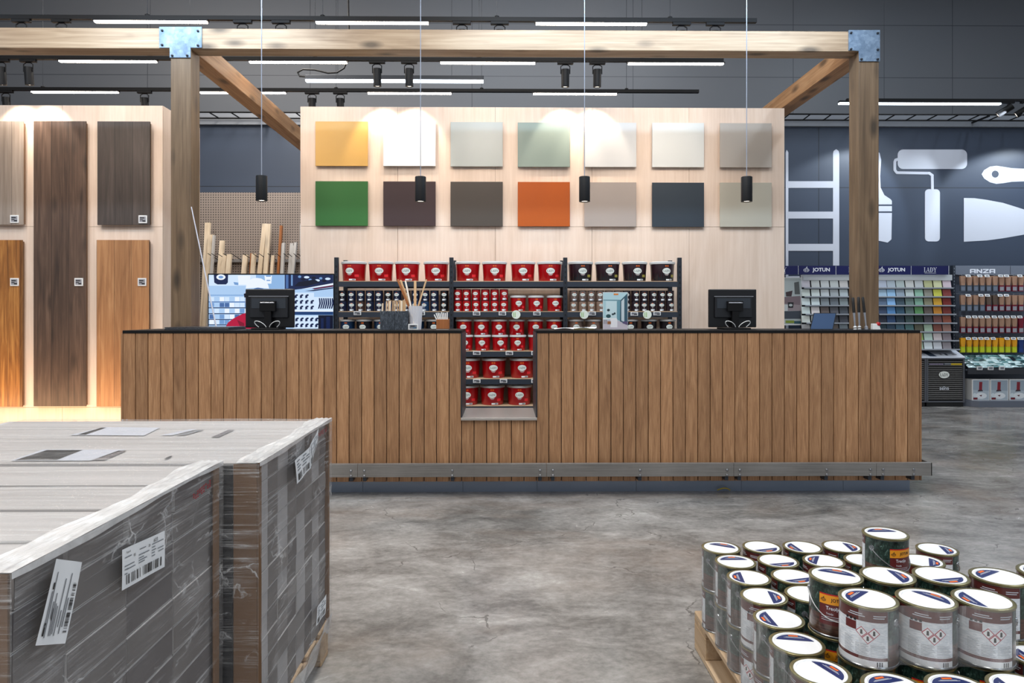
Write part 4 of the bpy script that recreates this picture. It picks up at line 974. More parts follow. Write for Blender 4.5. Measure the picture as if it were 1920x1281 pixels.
# tablet, black-handled tools and the small red and white thing at the far end
Y = 5.12; a, b = P(1518, 618.5, Y), P(1562, 618.5, Y); c_, d_ = P(1525.5, 587, Y+.06), P(1568.5, 587, Y+.06); a.z = b.z = ZC
t = thing('tablet', 'dark blue grey tablet leaning on the counter near the timber post', 'tablet', ((a.x+b.x)/2, Y+.04, ZC))
m = MB(); th = Vector((.004, .010, -.001)); vs = [a, b, d_, c_]+[q+th for q in (a, b, d_, c_)]
vs[4].z = vs[5].z = ZC
m.add(vs, [(0, 1, 2, 3), (7, 6, 5, 4), (0, 4, 5, 1), (1, 5, 6, 2), (2, 6, 7, 3), (3, 7, 4, 0)], BLACK); m.build('casing', t)
nrm = (b-a).cross(c_-a).normalized(); nrm = nrm if nrm.y < 0 else -nrm
m = MB(); cen = (a+b+c_+d_)/4; m.add([cen+(q-cen)*.93+nrm*.0012 for q in (a, b, d_, c_)], [(0, 1, 2, 3)], M('tablet_glass', (52, 74, 106), .5, spec=.2)); m.build('screen_glass', t, recalc=False)
m = MB(); m.add([(b.x-.06, Y+.05, ZC), (b.x-.02, Y+.05, ZC), (b.x-.02, Y+.12, ZC), (b.x-.06, Y+.12, ZC), (b.x-.05, Y+.052, ZC+.07), (b.x-.03, Y+.052, ZC+.07)], [(0, 1, 2, 3), (0, 1, 5, 4), (3, 2, 5, 4), (0, 4, 3), (1, 2, 5)], BLACK); m.build('foot', t)
kt = [(1603.5, 1599, 558, 5.14, .0105, 'nearest the tablet'), (1611.5, 1609.5, 557, 5.20, .0105, 'in the middle of three'), (1624.5, 1617.5, 557, 5.17, .0095, 'leaning towards the red-topped pack')]
for i, (xb, xt, yt, Y, r, nm) in enumerate(kt):
    pb = P(xb, 617, Y); pb.z = ZC; pt_ = P(xt, yt, Y+.02); d = pt_-pb; L = d.length; t = thing('touch_up_tool', f'upright black-handled silver tool on the counter, {nm}', 'tool', pb, 0, 'black-handled tools beside the timber post')
    t.rotation_euler = d.to_track_quat('Z', 'Y').to_euler()
    m = MB(); m.lathe([(r*.45, .02), (r*.75, L*.45), (r*.85, L*.5), (r*.85, L*.53)], M('silver_shaft', (176, 180, 188), .3, .7), 16); m.build('shaft', t, smooth=True, world=False)
    m = MB(); m.lathe([(r*.95, L*.52), (r*1.05, L*.6), (r*.98, L*.8), (r*1.02, L*.97), (r*.6, L)], BLACKM, 16); m.build('handle', t, smooth=True, world=False)
    m = MB(); m.lathe([(.012, 0), (.012, .022), (r*.6, .026)], WHITE if i < 2 else M('silver_shaft', (176, 180, 188), .3, .7), 16)
    if i < 2: m.lathe([(.0123, .008), (.0123, .014)], INK, 16, cap=False)
    m.build('foot_cap', t, smooth=True, world=False)
Y = 5.14; a, b = P(1637.5, 606, Y), P(1652, 618.5, Y)
t = thing('small_pack', 'small white pack with a red top at the far end of the counter', 'pack', ((a.x+b.x)/2, Y+.02, ZC))
m = MB(); m.add([(a.x, Y, ZC), (b.x, Y, ZC), (b.x, Y+.04, ZC), (a.x, Y+.04, ZC), (a.x, Y+.004, a.z-.004), (b.x-.014, Y+.004, a.z-.004), (b.x-.014, Y+.036, a.z-.004), (a.x, Y+.036, a.z-.004)], [(0, 3, 2, 1), (4, 5, 6, 7), (0, 1, 5, 4), (1, 2, 6, 5), (2, 3, 7, 6), (3, 0, 4, 7)], WHITE); m.build('carton', t, bevel=.002)
m = MB(); m.lathe([(.013, 0), (.016, .012), (.012, .024), (0, .026)], RED, 16, Matrix.Translation((b.x-.018, Y+.012, a.z-.018)) @ Matrix.Rotation(.3, 4, 'Y')); m.build('red_cap', t, smooth=True)

# ================================================================== colour card displays on the blue wall
NAVY = M('sign_navy', (10, 18, 84), .4); SIGNW = M('sign_white', (236, 240, 250), .5)
RK = M('rack_silver', (178, 184, 192), .4, .4); RKD = M('rack_dark', (40, 48, 60), .5)
def sign(x0, x1, kind, par):
    Y = 9.60; a, b = P(x0, 498.5, Y), P(x1, 515, Y)
    m = MB(); m.box(a.x+.004, b.x-.004, Y, Y+.02, b.z, a.z, NAVY); s = m.build('sign_panel', par, bevel=.001)
    xm, zm_ = (a.x+b.x)/2, (a.z+b.z)/2; fn = lambda x, z: (x, Y-.0015, z)
    m = MB()
    if kind == 'J':
        m.geo(sc(text('JOTUN', .03), .066, xm+.05, zm_, 1.12), SIGNW, fn); m.geo(sc(MARK, .066, xm-.155, zm_), SIGNW, fn)
    else:
        m.geo(sc(LADY, .066, xm, zm_+.006, .82), SIGNW, fn); m.rect(xm-.08, xm+.08, zm_-.042, zm_-.038, Y-.0015, SIGNW)
    m.rect(b.x-.008, b.x-.003, b.z, a.z, Y-.0015, SIGNW)
    m.build('lettering', s)
def card_display(label, x0, x1, signs, cols, grid, rname, dx=0.0, ncol0=0):
    Y = 9.70; a, b = P(x0, 515, Y), P(x1, 655, Y)
    t = thing('colour_card_display', label, 'colour card display', ((a.x+b.x)/2, Y, 0))
    m = MB(); m.box(a.x, b.x, Y+.05, Y+.08, .3, a.z+.13, RKD); m.box(a.x, b.x, Y+.08, YB, .5, .6, RKD); m.build('back_panel', t)
    m = MB(); m.box(a.x, b.x, Y-.04, Y+.05, P(x0, 526, Y).z, P(x0, 515.5, Y).z, M('rack_white', (206, 212, 216), .45)); m.build('top_rail', t)
    for s_ in signs: sign(*s_, t)
    for r in range(8):
        Yr = 9.66-.020*r; yc = 532+16.55*r; z = P(960, yc+7.6, Yr).z
        m = MB(); m.box(a.x, b.x, Yr-.03, Yr-.012, z-.012, z+.006, RK); m.box(a.x, b.x, Yr-.012, Y+.05, z-.012, z-.004, RKD); m.build('card_rail', t)
    for r, row in enumerate(grid):
        for c, col in enumerate(row):
            if col is None: continue
            Yr = 9.66-.020*r; yc = 531.6+16.55*r; p = P(cols[c], yc, Yr); w, h = .057, .047
            m = MB(); z0_ = P(960, yc+7.2, Yr).z
            m.add([(p.x-w, Yr-.010, z0_), (p.x+w, Yr-.010, z0_), (p.x+w, Yr-.002, z0_), (p.x-w, Yr-.002, z0_), (p.x-w, Yr+.012, z0_+.097), (p.x+w, Yr+.012, z0_+.097), (p.x+w, Yr+.020, z0_+.097), (p.x-w, Yr+.020, z0_+.097)],
                  [(0, 3, 2, 1), (4, 5, 6, 7), (0, 1, 5, 4), (1, 2, 6, 5), (2, 3, 7, 6), (3, 0, 4, 7)], M('card_%d_%d_%d' % col, col, .5))
            tag(m.build('colour_card'), f'paint colour card, {ORD[r]} row down and {ORD[c+ncol0]} column of the {rname} card rack', 'colour card', 'colour cards in the racks')
    return t
G1 = [[(222, 218, 226), (218, 224, 222), (212, 218, 220), (206, 214, 214), (214, 214, 214)], [(214, 222, 214), (216, 225, 220), (196, 203, 205), (160, 168, 172), (172, 184, 188)],
      [(208, 221, 221), (214, 226, 226), (134, 143, 148), (102, 110, 117), (124, 135, 138)], [(204, 217, 215), (225, 218, 216), (102, 90, 86), (86, 86, 92), (70, 75, 82)],
      [(198, 204, 198), (180, 184, 182), (150, 146, 142), (50, 50, 57), (60, 62, 70)], [(150, 150, 150), (140, 130, 126), (128, 120, 116), (100, 90, 84), (122, 132, 138)],
      [(180, 176, 170)]*5, [(200, 198, 196)]*5]
G2 = [[(198, 210, 228), (192, 208, 220), (196, 212, 212), (222, 226, 224), (210, 218, 221), (202, 208, 158), (221, 226, 180), (214, 197, 206)],
      [(154, 181, 202), (142, 181, 214), (142, 158, 172), (186, 200, 198), (142, 186, 164), (142, 142, 130), (204, 205, 84), (134, 60, 56)],
      [(84, 102, 126), (126, 170, 214), (56, 76, 88), (100, 121, 116), (121, 162, 142), (132, 130, 106), (206, 158, 46), (117, 32, 25)],
      [(48, 63, 90), (74, 122, 170), (38, 73, 94), (78, 99, 94), (84, 137, 84), (94, 84, 77), (188, 124, 36), (111, 38, 28)],
      [(18, 22, 40), (25, 54, 90), (16, 39, 54), (44, 64, 64), (16, 39, 29), (64, 61, 67), (111, 69, 64), (132, 69, 50)],
      [(25, 49, 60), (35, 59, 80), (59, 90, 106), (69, 106, 106), (84, 84, 68), (152, 174, 152), (121, 68, 56), (142, 105, 94)],
      [None, None, None, None, (142, 170, 98), (180, 202, 190), (197, 186, 186), (132, 121, 126)], [None, None, None, None, (164, 186, 164), (212, 223, 226), (202, 206, 212), (142, 136, 141)]]
DA = card_display('white and grey colour card rack with navy header between plywood wall and timber post', 1504, 1637, [(1427, 1497.5, 'L'), (1497.5, 1568, 'J'), (1568, 1638, 'L')], (1511, 1529, 1546.7, 1564.2, 1582), G1, 'white and grey')
DB = card_display('coloured card rack with navy header to the far side of the timber post', 1640, 1782, [(1638.5, 1709, 'J'), (1709, 1779.5, 'L')], (1654.5, 1671, 1688, 1705.5, 1723, 1740.5, 1758, 1775.5), G2, 'coloured')
# room poster at the plywood edge
Y = 9.62; a, b = P(1455, 520.5, Y), P(1503, 610, Y)
m = MB(); m.box(a.x, b.x, Y, Y+.02, b.z, a.z, WHITE); tv_ = m.build('frame_board'); 
t = thing('room_poster', 'pale room picture poster beside the white and grey colour cards', 'poster', ((a.x+b.x)/2, Y, b.z)); 
tv_.data.transform(Matrix.Translation(-parent_loc(t))); tv_.parent = t
m = MB(); ly = [0]
def pq2(pts, c):
    ly[0] += 1; m.flat([(P(x, y, Y).x, P(x, y, Y).z) for x, y in pts], Y-.0006-.0001*ly[0], M('pic_%d_%d_%d' % c, c, .5))
pq2([(1456, 608), (1502, 608), (1502, 521.5), (1456, 521.5)], (176, 186, 186)); pq2([(1456, 560), (1502, 556), (1502, 583), (1456, 583)], (150, 138, 142)); pq2([(1489, 530), (1498, 528), (1500, 552), (1490, 552)], (88, 92, 92)); pq2([(1473, 548), (1486, 545), (1484, 556), (1474, 556)], (66, 50, 54)); pq2([(1458, 558), (1500, 555), (1500, 572), (1458, 568)], (122, 106, 112))
pq2([(1456, 584), (1502, 583), (1502, 598), (1456, 598)], (62, 70, 80)); pq2([(1477, 567), (1488, 567), (1487, 577.5), (1478, 577.5)], (28, 30, 34)); pq2(ellipse(3.5, 2.4, 1482.5, 572.3, 12), (190, 196, 196)); pq2([(1456, 571), (1477, 571), (1477, 583), (1456, 583)], (200, 206, 206))
pq2([(1473, 601), (1489, 601), (1489, 606), (1473, 606)], (128, 146, 52)); pq2([(1489, 602), (1502, 602), (1502, 607), (1489, 607)], (44, 84, 96))
m.build('picture', t, recalc=False); 
m = MB(); m.box(a.x, b.x-.02, Y+.02, YB, b.z, b.z+.02, RKD); m.build('wall_clip', t)

# grey display cabinet
Yf = 9.50; a, b = P(1737.5, 671.5, Yf), P(1809, 757, Yf); zb2 = P(1760, 658.6, Yf+.19).z
def cabinet(x0, x1, label, full):
    t = thing('sample_cabinet', label, 'cabinet', ((x0+x1)/2, Yf, 0))
    CG = M('cabinet_grey', (88, 90, 96), .4, .2)
    m = MB(); fr_ = .022
    m.box(x0, x0+fr_, Yf, Yf+.2, .06, a.z, CG); m.box(x1-fr_, x1, Yf, Yf+.2, .06, a.z, CG); m.box(x0+fr_, x1-fr_, Yf, Yf+.2, .06, .08, CG); m.box(x0+fr_, x1-fr_, Yf, Yf+.2, a.z-.02, a.z, CG); m.box(x0+fr_, x1-fr_, Yf+.17, Yf+.2, .08, a.z-.02, BLACKM); m.box(x0+.01, x1-.01, Yf+.02, Yf+.2, 0, .06, BLACKM); m.build('body', t)
    for k in range(19):
        z = .105+k*.0285; m = MB(); m.add([(x0+fr_, Yf+.012, z), (x1-fr_, Yf+.012, z), (x1-fr_, Yf+.035, z+.012), (x0+fr_, Yf+.035, z+.012), (x0+fr_, Yf+.012, z-.005), (x1-fr_, Yf+.012, z-.005), (x1-fr_, Yf+.035, z+.007), (x0+fr_, Yf+.035, z+.007)], [(0, 1, 2, 3), (7, 6, 5, 4), (0, 4, 5, 1), (2, 6, 7, 3), (0, 3, 7, 4), (1, 5, 6, 2)], M('louvre_grey', (120, 118, 116), .45, .2)); m.build('louvre', t)
    m = MB(); m.add([(x0, Yf-.01, a.z), (x1, Yf-.01, a.z), (x1, Yf+.19, zb2), (x0, Yf+.19, zb2), (x0, Yf-.01, a.z+.012), (x1, Yf-.01, a.z+.012), (x1, Yf+.19, zb2+.012), (x0, Yf+.19, zb2+.012), (x0, Yf+.19, a.z), (x1, Yf+.19, a.z)], [(4, 5, 6, 7), (0, 1, 5, 4), (1, 9, 2, 6, 5), (0, 4, 7, 3, 8), (3, 7, 6, 2), (8, 3, 2, 9), (0, 8, 9, 1)], M('cabinet_top_white', (216, 222, 232), .4)); o = m.build('sloping_top', t)
    if full:
        sl = (zb2-a.z)/.2
        def fs_(x, y): return (x, Yf-.01+y, a.z+.0135+sl*y)
        m = MB()
        for q, c in ((((-.21, .02), (-.11, .02), (-.15, .17), (-.25, .17)), (60, 74, 92)), (((-.04, .06), (-.01, .06), (-.015, .10), (-.045, .10)), GREY), (((.03, .05), (.065, .05), (.06, .10), (.025, .10)), (70, 78, 90)), (((.13, .07), (.20, .07), (.195, .09), (.125, .09)), GREY)):
            xm = (x0+x1)/2; m.add([fs_(xm+x, y) for x, y in q], [(0, 1, 2, 3)], c if not isinstance(c, tuple) else M('pr_%d_%d_%d' % c, c, .5))
        m.build('printed_cards', o, recalc=False)
        xm = PXx(1771, Yf); fn = lambda x, z: (x, Yf-.001, z)
        zc_ = PXz(703, Yf, 1771); m = MB(); m.geo(gell(.073, .048, xm, zc_), OVAL, lambda x, z: (x, Yf+.008, z)); o = m.build('label_oval', t); m = MB(); m.geo(sc(LADY, .042, xm, zc_, .82), LTR, lambda x, z: (x, Yf+.0066, z)); m.build('lettering', o)
        zs = PXz(728.5, Yf, 1771); m = MB(); m.geo(sc(text('sens', .0), .034, xm, zs-.004, 1.05), SIGNW, lambda x, z: (x, Yf+.008, z)); m.rect(xm-.012, xm+.008, zs+.022, zs+.028, Yf+.008, SIGNW); m.build('word_lettering', t)
        z1_ = PXz(683, Yf, 1771); m = MB(); m.rect(x0+.03, x0+.25, z1_-.012, z1_+.012, Yf+.006, RKD)
        for k in range(9): m.rect(x0+.04+k*.022, x0+.056+k*.022, z1_-.006, z1_+.006, Yf+.0045, M('print_mauve', (190, 172, 200), .5))
        m.rect(x0+.25, x0+.34, z1_-.01, z1_+.014, Yf+.006, GREY); m.rect(x0+.34, x1-.035, z1_-.013, z1_+.011, Yf+.006, M('label_yellow', (204, 172, 36), .5)); m.build('label_strip', t, recalc=False)
cabinet(a.x, b.x, 'dark grey louvred sample cabinet with white sloping top and oval label', True)
cabinet(a.x-.535, a.x-.004, 'dark grey louvred sample cabinet mostly hidden behind the counter end', False)

# ================================================================== brush display at the far end
YA = 9.90; a, b = P(1789.5, 498, YA), P(1985, 520, YA)
an = thing('brush_display', 'grey perforated shop display with white header letters holding paint brushes', 'shop display', ((a.x+b.x)/2, YA, 0))
AG = M('display_grey', (82, 90, 104), .45); AGL = M('display_grey_light', (112, 120, 134), .45)
m = MB(); m.box(a.x, b.x, YA+.02, YA+.05, 0, a.z, AG); m.build('back_panel', an)
for (p0, p1) in ((1790, 1894), (1895, 1985)):
    q0, q1 = P(p0, 498.5, YA-.03), P(p1, 515.2, YA-.03); m = MB(); m.box(q0.x, q1.x, YA-.03, YA+.02, q1.z, q0.z, AGL); h_ = m.build('header_panel', an, bevel=.002)
    if p0 == 1790:
        c = P(1842.5, 508.5, YA-.03); m = MB(); 
        def LT(x0, polys):
            for q in polys: m.add([(c.x+.093*(x0+u)-.186, YA-.0315, c.z-.03+.06*v) for u, v in q], [tuple(range(len(q)))], SIGNW)
        AA = [[(.02, 0), (.24, 0), (.24, 1), (.10, 1), (.02, .86)], [(.70, 0), (.92, 0), (.92, 1), (.70, 1)], [(.24, .76), (.70, .76), (.70, 1), (.24, 1)], [(.24, .28), (.70, .28), (.70, .48), (.24, .48)]]
        LT(0, AA); LT(3, AA)
        LT(1, [[(.02, 0), (.24, 0), (.24, 1), (.02, 1)], [(.70, 0), (.92, 0), (.92, 1), (.70, 1)], [(.24, 1), (.24, .62), (.70, 0), (.70, .38)]])
        LT(2, [[(.02, .77), (.92, .77), (.92, 1), (.02, 1)], [(.02, 0), (.92, 0), (.92, .23), (.02, .23)], [(.02, .23), (.34, .23), (.92, .77), (.60, .77)]]); m.build('lettering', h_)
x = P(1790, 500, YA-.04).x
m = MB(); m.box(x-.03, x+.005, YA-.05, YA+.019, 0, a.z, RKD)
for k in range(40): m.rect(x-.018, x-.008, .15+k*.045, .172+k*.045, YA-.0506, M('slot_pale', (120, 128, 138), .5))
m.build('perforated_upright', an)
SHZ = PXz(691, 9.5, 1860); bz = PXz(752, 9.44, 1860)
m = MB(); xl, xr_ = PXx(1811, 9.46), PXx(1985, 9.46); m.box(xl+.03, xr_, 9.47, YA+.02, SHZ-.03, SHZ-.012, AG); m.box(xl+.03, xr_, 9.46, 9.475, SHZ-.075, SHZ+.004, M('shelf_lip_dark', (44, 46, 52), .45)); m.build('shelf', an)
m = MB(); m.add([(xl+.012, 9.62, 0), (xl+.16, 9.43, 0), (xr_, 9.43, 0), (xr_, YA+.02, 0), (xl+.012, YA+.02, 0), (xl+.012, 9.62, bz), (xl+.16, 9.43, bz), (xr_, 9.43, bz), (xr_, YA+.02, bz), (xl+.012, YA+.02, bz)], [(4, 3, 2, 1, 0), (5, 6, 7, 8, 9), (0, 1, 6, 5), (1, 2, 7, 6), (2, 3, 8, 7), (3, 4, 9, 8), (4, 0, 5, 9)], M('plinth_grey', (104, 110, 122), .4, .2)); m.build('base_plinth', an, bevel=.003)
BR = M('bristle_tan', (170, 132, 108), .7); BRD = M('bristle_dark', (96, 78, 66), .7); PKG = M('pack_grey', (84, 92, 104), .4); PKR = M('pack_red', (120, 16, 40), .4); YEL = M('brush_yellow', (232, 160, 16), .5); LIME = M('label_lime', (196, 206, 30), .5); BLU = M('pack_blue', (28, 56, 120), .4)
def brush(kind):
    t = thing('paint_brush', '', 'paint brush'); w = .037
    hd = {'tan': BR, 'dark': BRD, 'yel': YEL, 'red': PKR, 'blue': BLU}[kind[0]]; pk = {'g': PKG, 'r': PKR, 'l': LIME, 'b': BLU}[kind[1]]; h = kind[2]
    m = MB(); m.add([(x_*w*s_, y_*.016, z_*h) for z_, s_ in ((.40, .72), (.62, .88), (.97, .95), (1, .86)) for x_, y_ in ((-1, -1), (1, -1), (1, 1), (-1, 1))],
          [(0, 3, 2, 1), (12, 13, 14, 15)]+[(4*j+i, 4*j+(i+1) % 4, 4*j+4+(i+1) % 4, 4*j+4+i) for j in range(3) for i in range(4)], hd); m.build('bristles', t)
    m = MB(); m.box(-w*.85, w*.85, -.014, .014, 0, h*.40, pk); m.box(-w*.75, w*.75, -.0155, -.014, h*.05, h*.30, M('pack_print', (112, 122, 138), .5) if kind[1] == 'g' else (LIME if kind[1] == 'l' else M('pack_pale', (150, 150, 158), .5) if kind[1] == 'r' else BLU)); m.build('pack', t)
    m = MB(); m.tube([(0, .012, h+.004), (0, .012, h+.02), (0, .1385, h+.022)], .003, RK, 6); m.build('hook', t)
    return t
BP = {}
def pb_(kind):
    if kind not in BP: BP[kind] = Placer(brush(kind))
    return BP[kind]
rowsb = [(517.5, 546.5, [('tan', 'g')]*6+[('tan', 'r')]*8, .215, 'top'), (553, 583.5, [('tan', 'g')]*4+[('dark', 'r')]*2+[('tan', 'r')]*8, .225, 'second'),
         (594, 624.5, [('tan', 'r')]*9+[('red', 'r')]*3+[('tan', 'r')]*2, .225, 'third'), (633, 661, [('yel', 'l')]*9+[('blue', 'b')]*5, .205, 'fourth')]
for y0, y1, ks, h, nm in rowsb:
    for i, k in enumerate(ks):
        x = 1804.5+12.1*i
        if x > 1945: continue
        p = P(x, y1, YA-.13); pb_((k[0], k[1], h)).put((p.x, YA-.13, p.z), 0, f'hanging paint brush, {ORD[i]} along the {nm} row of the brush display', 'packed paint brushes on the display')
tgs = [(517.5, (1815, 1837, 1850.5, 1876, 1887, 1912)), (554, (1815, 1839, 1851, 1875, 1887)), (594.5, (1815.5, 1827.5, 1839, 1851, 1864, 1876, 1888, 1900, 1912)), (635, (1815.5, 1827.5, 1839, 1850, 1862, 1888, 1900, 1912, 1920))]
for (y, xs_), nm in zip(tgs, ('top', 'second', 'third', 'fourth')):
    for i, x in enumerate(xs_):
        p = P(x, y, YA-.16); t = thing('hook_tag', f'small white price tag, {ORD[i]} along the {nm} brush row', 'price tag', (p.x, YA-.16, p.z), 0, 'price tags on the brush hooks')
        m = MB(); m.add([(p.x-.034, YA-.17, p.z-.016), (p.x+.034, YA-.17, p.z-.016), (p.x+.032, YA-.158, p.z+.018), (p.x-.036, YA-.158, p.z+.018)], [(0, 1, 2, 3)], WHITE); m.add([(p.x-.022, YA-.1687, p.z-.008), (p.x+.022, YA-.1687, p.z-.008), (p.x+.021, YA-.1615, p.z+.010), (p.x-.023, YA-.1615, p.z+.010)], [(0, 1, 2, 3)], GREY); m.build('face', t, recalc=False)
        m = MB(); m.tube([(p.x, YA-.157, p.z+.012), (p.x, YA+.019, p.z+.012)], .0035, RK, 6); m.build('hook', t)
TEAL = [M('teal_film', (96, 138, 142), .25, coat=.5), M('teal_film_pale', (186, 210, 212), .25, coat=.5), M('teal_film_dark', (44, 78, 82), .3, coat=.5)]
rt = random.Random(3)
for tier in range(6):
    for i in range(12):
        if rt.random() < .08 and tier > 2: continue
        y = 9.50+.052*tier; z = SHZ+.008+.026*tier+.012; x = xl+.10+i*.087+rt.uniform(-.02, .02)
        m = MB(); w_, d_, h_ = .055, .032, .015
        g = []
        for j in range(5):
            for k in range(5):
                u, v = j/4*2-1, k/4*2-1; e = (1-u**4)*(1-v**4); g.append((u*w_, v*d_, h_*e*(.7+.3*rt.random())+.001))
        nb = len(g); vs = [Vector(q) for q in g]+[Vector((q[0], q[1], -q[2]*.8)) for q in g]; fs = []
        for j in range(4):
            for k in range(4): q = j*5+k; fs += [(q, q+5, q+6, q+1), (nb+q, nb+q+1, nb+q+6, nb+q+5)]
        z += .006; T = Matrix.Translation((x, y, z)) @ Matrix.Rotation(rt.uniform(-.25, .25), 4, 'Z') @ Matrix.Rotation(.35+rt.uniform(-.2, .2), 4, 'X')
        m.add(vs, fs, TEAL[rt.choice((0, 0, 1, 1, 2))], T)
        tag(m.build('roller_pack', smooth=True), 'shiny teal film pack in the heap on the lower display shelf', 'pack', 'teal packs heaped on the lower shelf')
for i, x in enumerate((1836.5, 1857, 1878)):
    p = P(x, 690.5, 9.455); t = thing('price_display', f'price display on the lip of the teal pack shelf, {ORD[i]} from the cabinet side', 'price tag', (p.x, 9.455, p.z), 0, 'price displays on the display shelf')
    m = MB(); m.box(p.x-.036, p.x+.036, 9.445, 9.459, p.z-.024, p.z+.024, WHITE); m.build('casing', t); m = MB(); m.rect(p.x-.026, p.x+.026, p.z-.015, p.z+.015, 9.4444, TAGS); m.build('screen', t)
for i, (x0, x1) in enumerate(((1823, 1855.5), (1857, 1890.5), (1893, 1927))):
    Y = 9.50; a, b = P(x0, 711.5, Y), P(x1, 752, Y); t = thing('boxed_roller_set', f'white box picturing a red-handled roller, {ORD[i]} along the display base', 'box', ((a.x+b.x)/2, Y, bz), 0, 'boxed roller sets on the display base')
    m = MB(); m.box(a.x, b.x, Y, Y+.16, bz+.0008, a.z, WHITE); m.build('carton', t, bevel=.002)
    m = MB(); ly = [0]; W_, H_ = b.x-a.x, a.z-bz
    def bq(pts, c):
        ly[0] += 1; m.flat([(a.x+W_*u, bz+H_*v) for u, v in pts], Y-.0006-.0001*ly[0], M('pic_%d_%d_%d' % c, c, .5))
    bq([(.04, .03), (.96, .03), (.96, .96), (.04, .96)], (152, 166, 178)); bq([(.04, .03), (.96, .03), (.96, .45), (.04, .5)], (176, 188, 196)); bq([(.38, .46), (.56, .46), (.58, .88), (.40, .88)], (130, 26, 40)); bq([(.30, .42), (.62, .44), (.58, .5), (.36, .5)], (60, 40, 48))
    bq([(x_, z_) for x_, z_ in ellipse(.34, .15, .5, .22, 18)], (226, 230, 232)); bq([(x_, z_) for x_, z_ in ellipse(.10, .10, .14, .25, 12)], (214, 224, 228)); bq([(.06, .04), (.30, .04), (.30, .14), (.06, .13)], (110, 18, 30)); bq([(.40, .24), (.56, .27), (.52, .18)], (90, 24, 40))
    m.build('front_picture', t, recalc=False)

# ================================================================== pallets
def euro_pallet(x0, x1, y0, y1, h, label, along='y'):
    t = thing('wooden_pallet', label, 'pallet', ((x0+x1)/2, (y0+y1)/2, 0)); s = h/.144
    mt, mc = (PALLETW, PALLETX) if along == 'y' else (PALLETX, PALLETW)
    def B(u0, u1, v0, v1, z0, z1, mat, nm):
        m = MB()
        if along == 'y': m.box(u0, u1, v0, v1, z0*s, z1*s, mat)
        else: m.box(v0, v1, u0, u1, z0*s, z1*s, mat)
        m.build(nm, t, bevel=.003, seg=1)
    U0, U1, V0, V1 = (x0, x1, y0, y1) if along == 'y' else (y0, y1, x0, x1)
    W_ = U1-U0; L_ = V1-V0
    for i in range(5): w = W_*.155; u = U0+(W_-w)*i/4; B(u, u+w, V0, V1, .122, .144, mt, 'deck_board')
    for i in range(3): v = V0+(L_-.145)*i/2; B(U0, U1, v, v+.145, .1, .122, mc, 'cross_board')
    for i in range(3):
        for j in range(3): u = U0+(W_-.1)*i/2; v = V0+(L_-.145)*j/2; B(u, u+.1, v, v+.145, .022, .1, mt, 'block')
    for i in range(3): u = U0+(W_-.1)*i/2; B(u, u+.1, V0, V1, 0, .022, mt, 'bottom_board')
    return t
def film(name, rot, dens, haze, vein=False, sc_=(1, 1, 1)):
    k = NT(name); nt = k.t; v = k.coord()
    a = k.noise(k.map(v, tuple(q*w for q, w in zip((2.6, 2.6, 130), sc_)), rot), 1, 6, .70, 1.4)
    c = k.noise(k.map(v, (3.4, 3.4, 3.4)), 1, 5, .62, 1.6); e = k.noise(k.map(v, tuple(q*w for q, w in zip((1.2, 1.2, 9), sc_)), rot), 1, 5, .6, 2.0)
    f = k.math('ADD', k.math('MULTIPLY', a, .45), k.math('ADD', k.math('MULTIPLY', c, .25), k.math('MULTIPLY', e, .30)))
    fac = k.ramp(f, [(dens, (haze, haze, haze)), (dens+.055, (haze+.16, haze+.16, haze+.16)), (dens+.15, (.85, .85, .85))])
    if vein:
        vo = k.n('ShaderNodeTexVoronoi', feature='DISTANCE_TO_EDGE'); vo.inputs['Scale'].default_value = 1.0
        wv = k.n('ShaderNodeVectorMath', operation='ADD'); nz = k.n('ShaderNodeTexNoise'); nz.inputs['Scale'].default_value = 7; nz.inputs['Detail'].default_value = 6
        mp = k.map(v, (5, 5, 9), rot); k.l(mp, wv.inputs[0]); k.l(v, nz.inputs['Vector']); s2 = k.n('ShaderNodeVectorMath', operation='SCALE'); s2.inputs['Scale'].default_value = 1.6; k.l(nz.outputs['Color'], s2.inputs[0]); k.l(s2.outputs[0], wv.inputs[1]); k.l(wv.outputs[0], vo.inputs['Vector'])
        vm = k.math('MULTIPLY', k.ramp(vo.outputs['Distance'], [(.0, (.75, .75, .75)), (.03, (0, 0, 0))]), k.ramp(c, [(.48, (0, 0, 0)), (.62, (1, 1, 1))])); fac = k.math('MAXIMUM', fac, vm)
    tr = k.n('ShaderNodeBsdfTransparent'); df = k.b; df.inputs['Base Color'].default_value = (.86, .87, .88, 1); df.inputs['Roughness'].default_value = .22
    df.inputs['Specular IOR Level'].default_value = .7; k.bump(f, .6, .012)
    mx = k.n('ShaderNodeMixShader'); nt.links.new(fac, mx.inputs[0]); nt.links.new(tr.outputs[0], mx.inputs[1]); nt.links.new(df.outputs[0], mx.inputs[2])
    gl = k.n('ShaderNodeBsdfGlossy'); gl.inputs['Roughness'].default_value = .16
    for nd in nt.nodes:
        if nd.type == 'BUMP': nt.links.new(nd.outputs[0], gl.inputs['Normal'])
    m2 = k.n('ShaderNodeMixShader'); m2.inputs[0].default_value = .10; nt.links.new(mx.outputs[0], m2.inputs[1]); nt.links.new(gl.outputs[0], m2.inputs[2])
    nt.links.new(m2.outputs[0], nt.nodes['Material Output'].inputs['Surface'])
    return k.m
FILM_S = film('stretch_film_side', (math.radians(-24), 0, 0), .505, .05, True)
FILM_T = film('stretch_film_top', (0, 0, 0), .52, .13, sc_=(.5, 14, .03))
FILM_E = film('stretch_film_edge', (0, 0, math.radians(20)), .40, .45, sc_=(8, 1.5, .05))
FILM_C = film('stretch_film_cans', (0, 0, 0), .53, .10, sc_=(6, 6, .04))
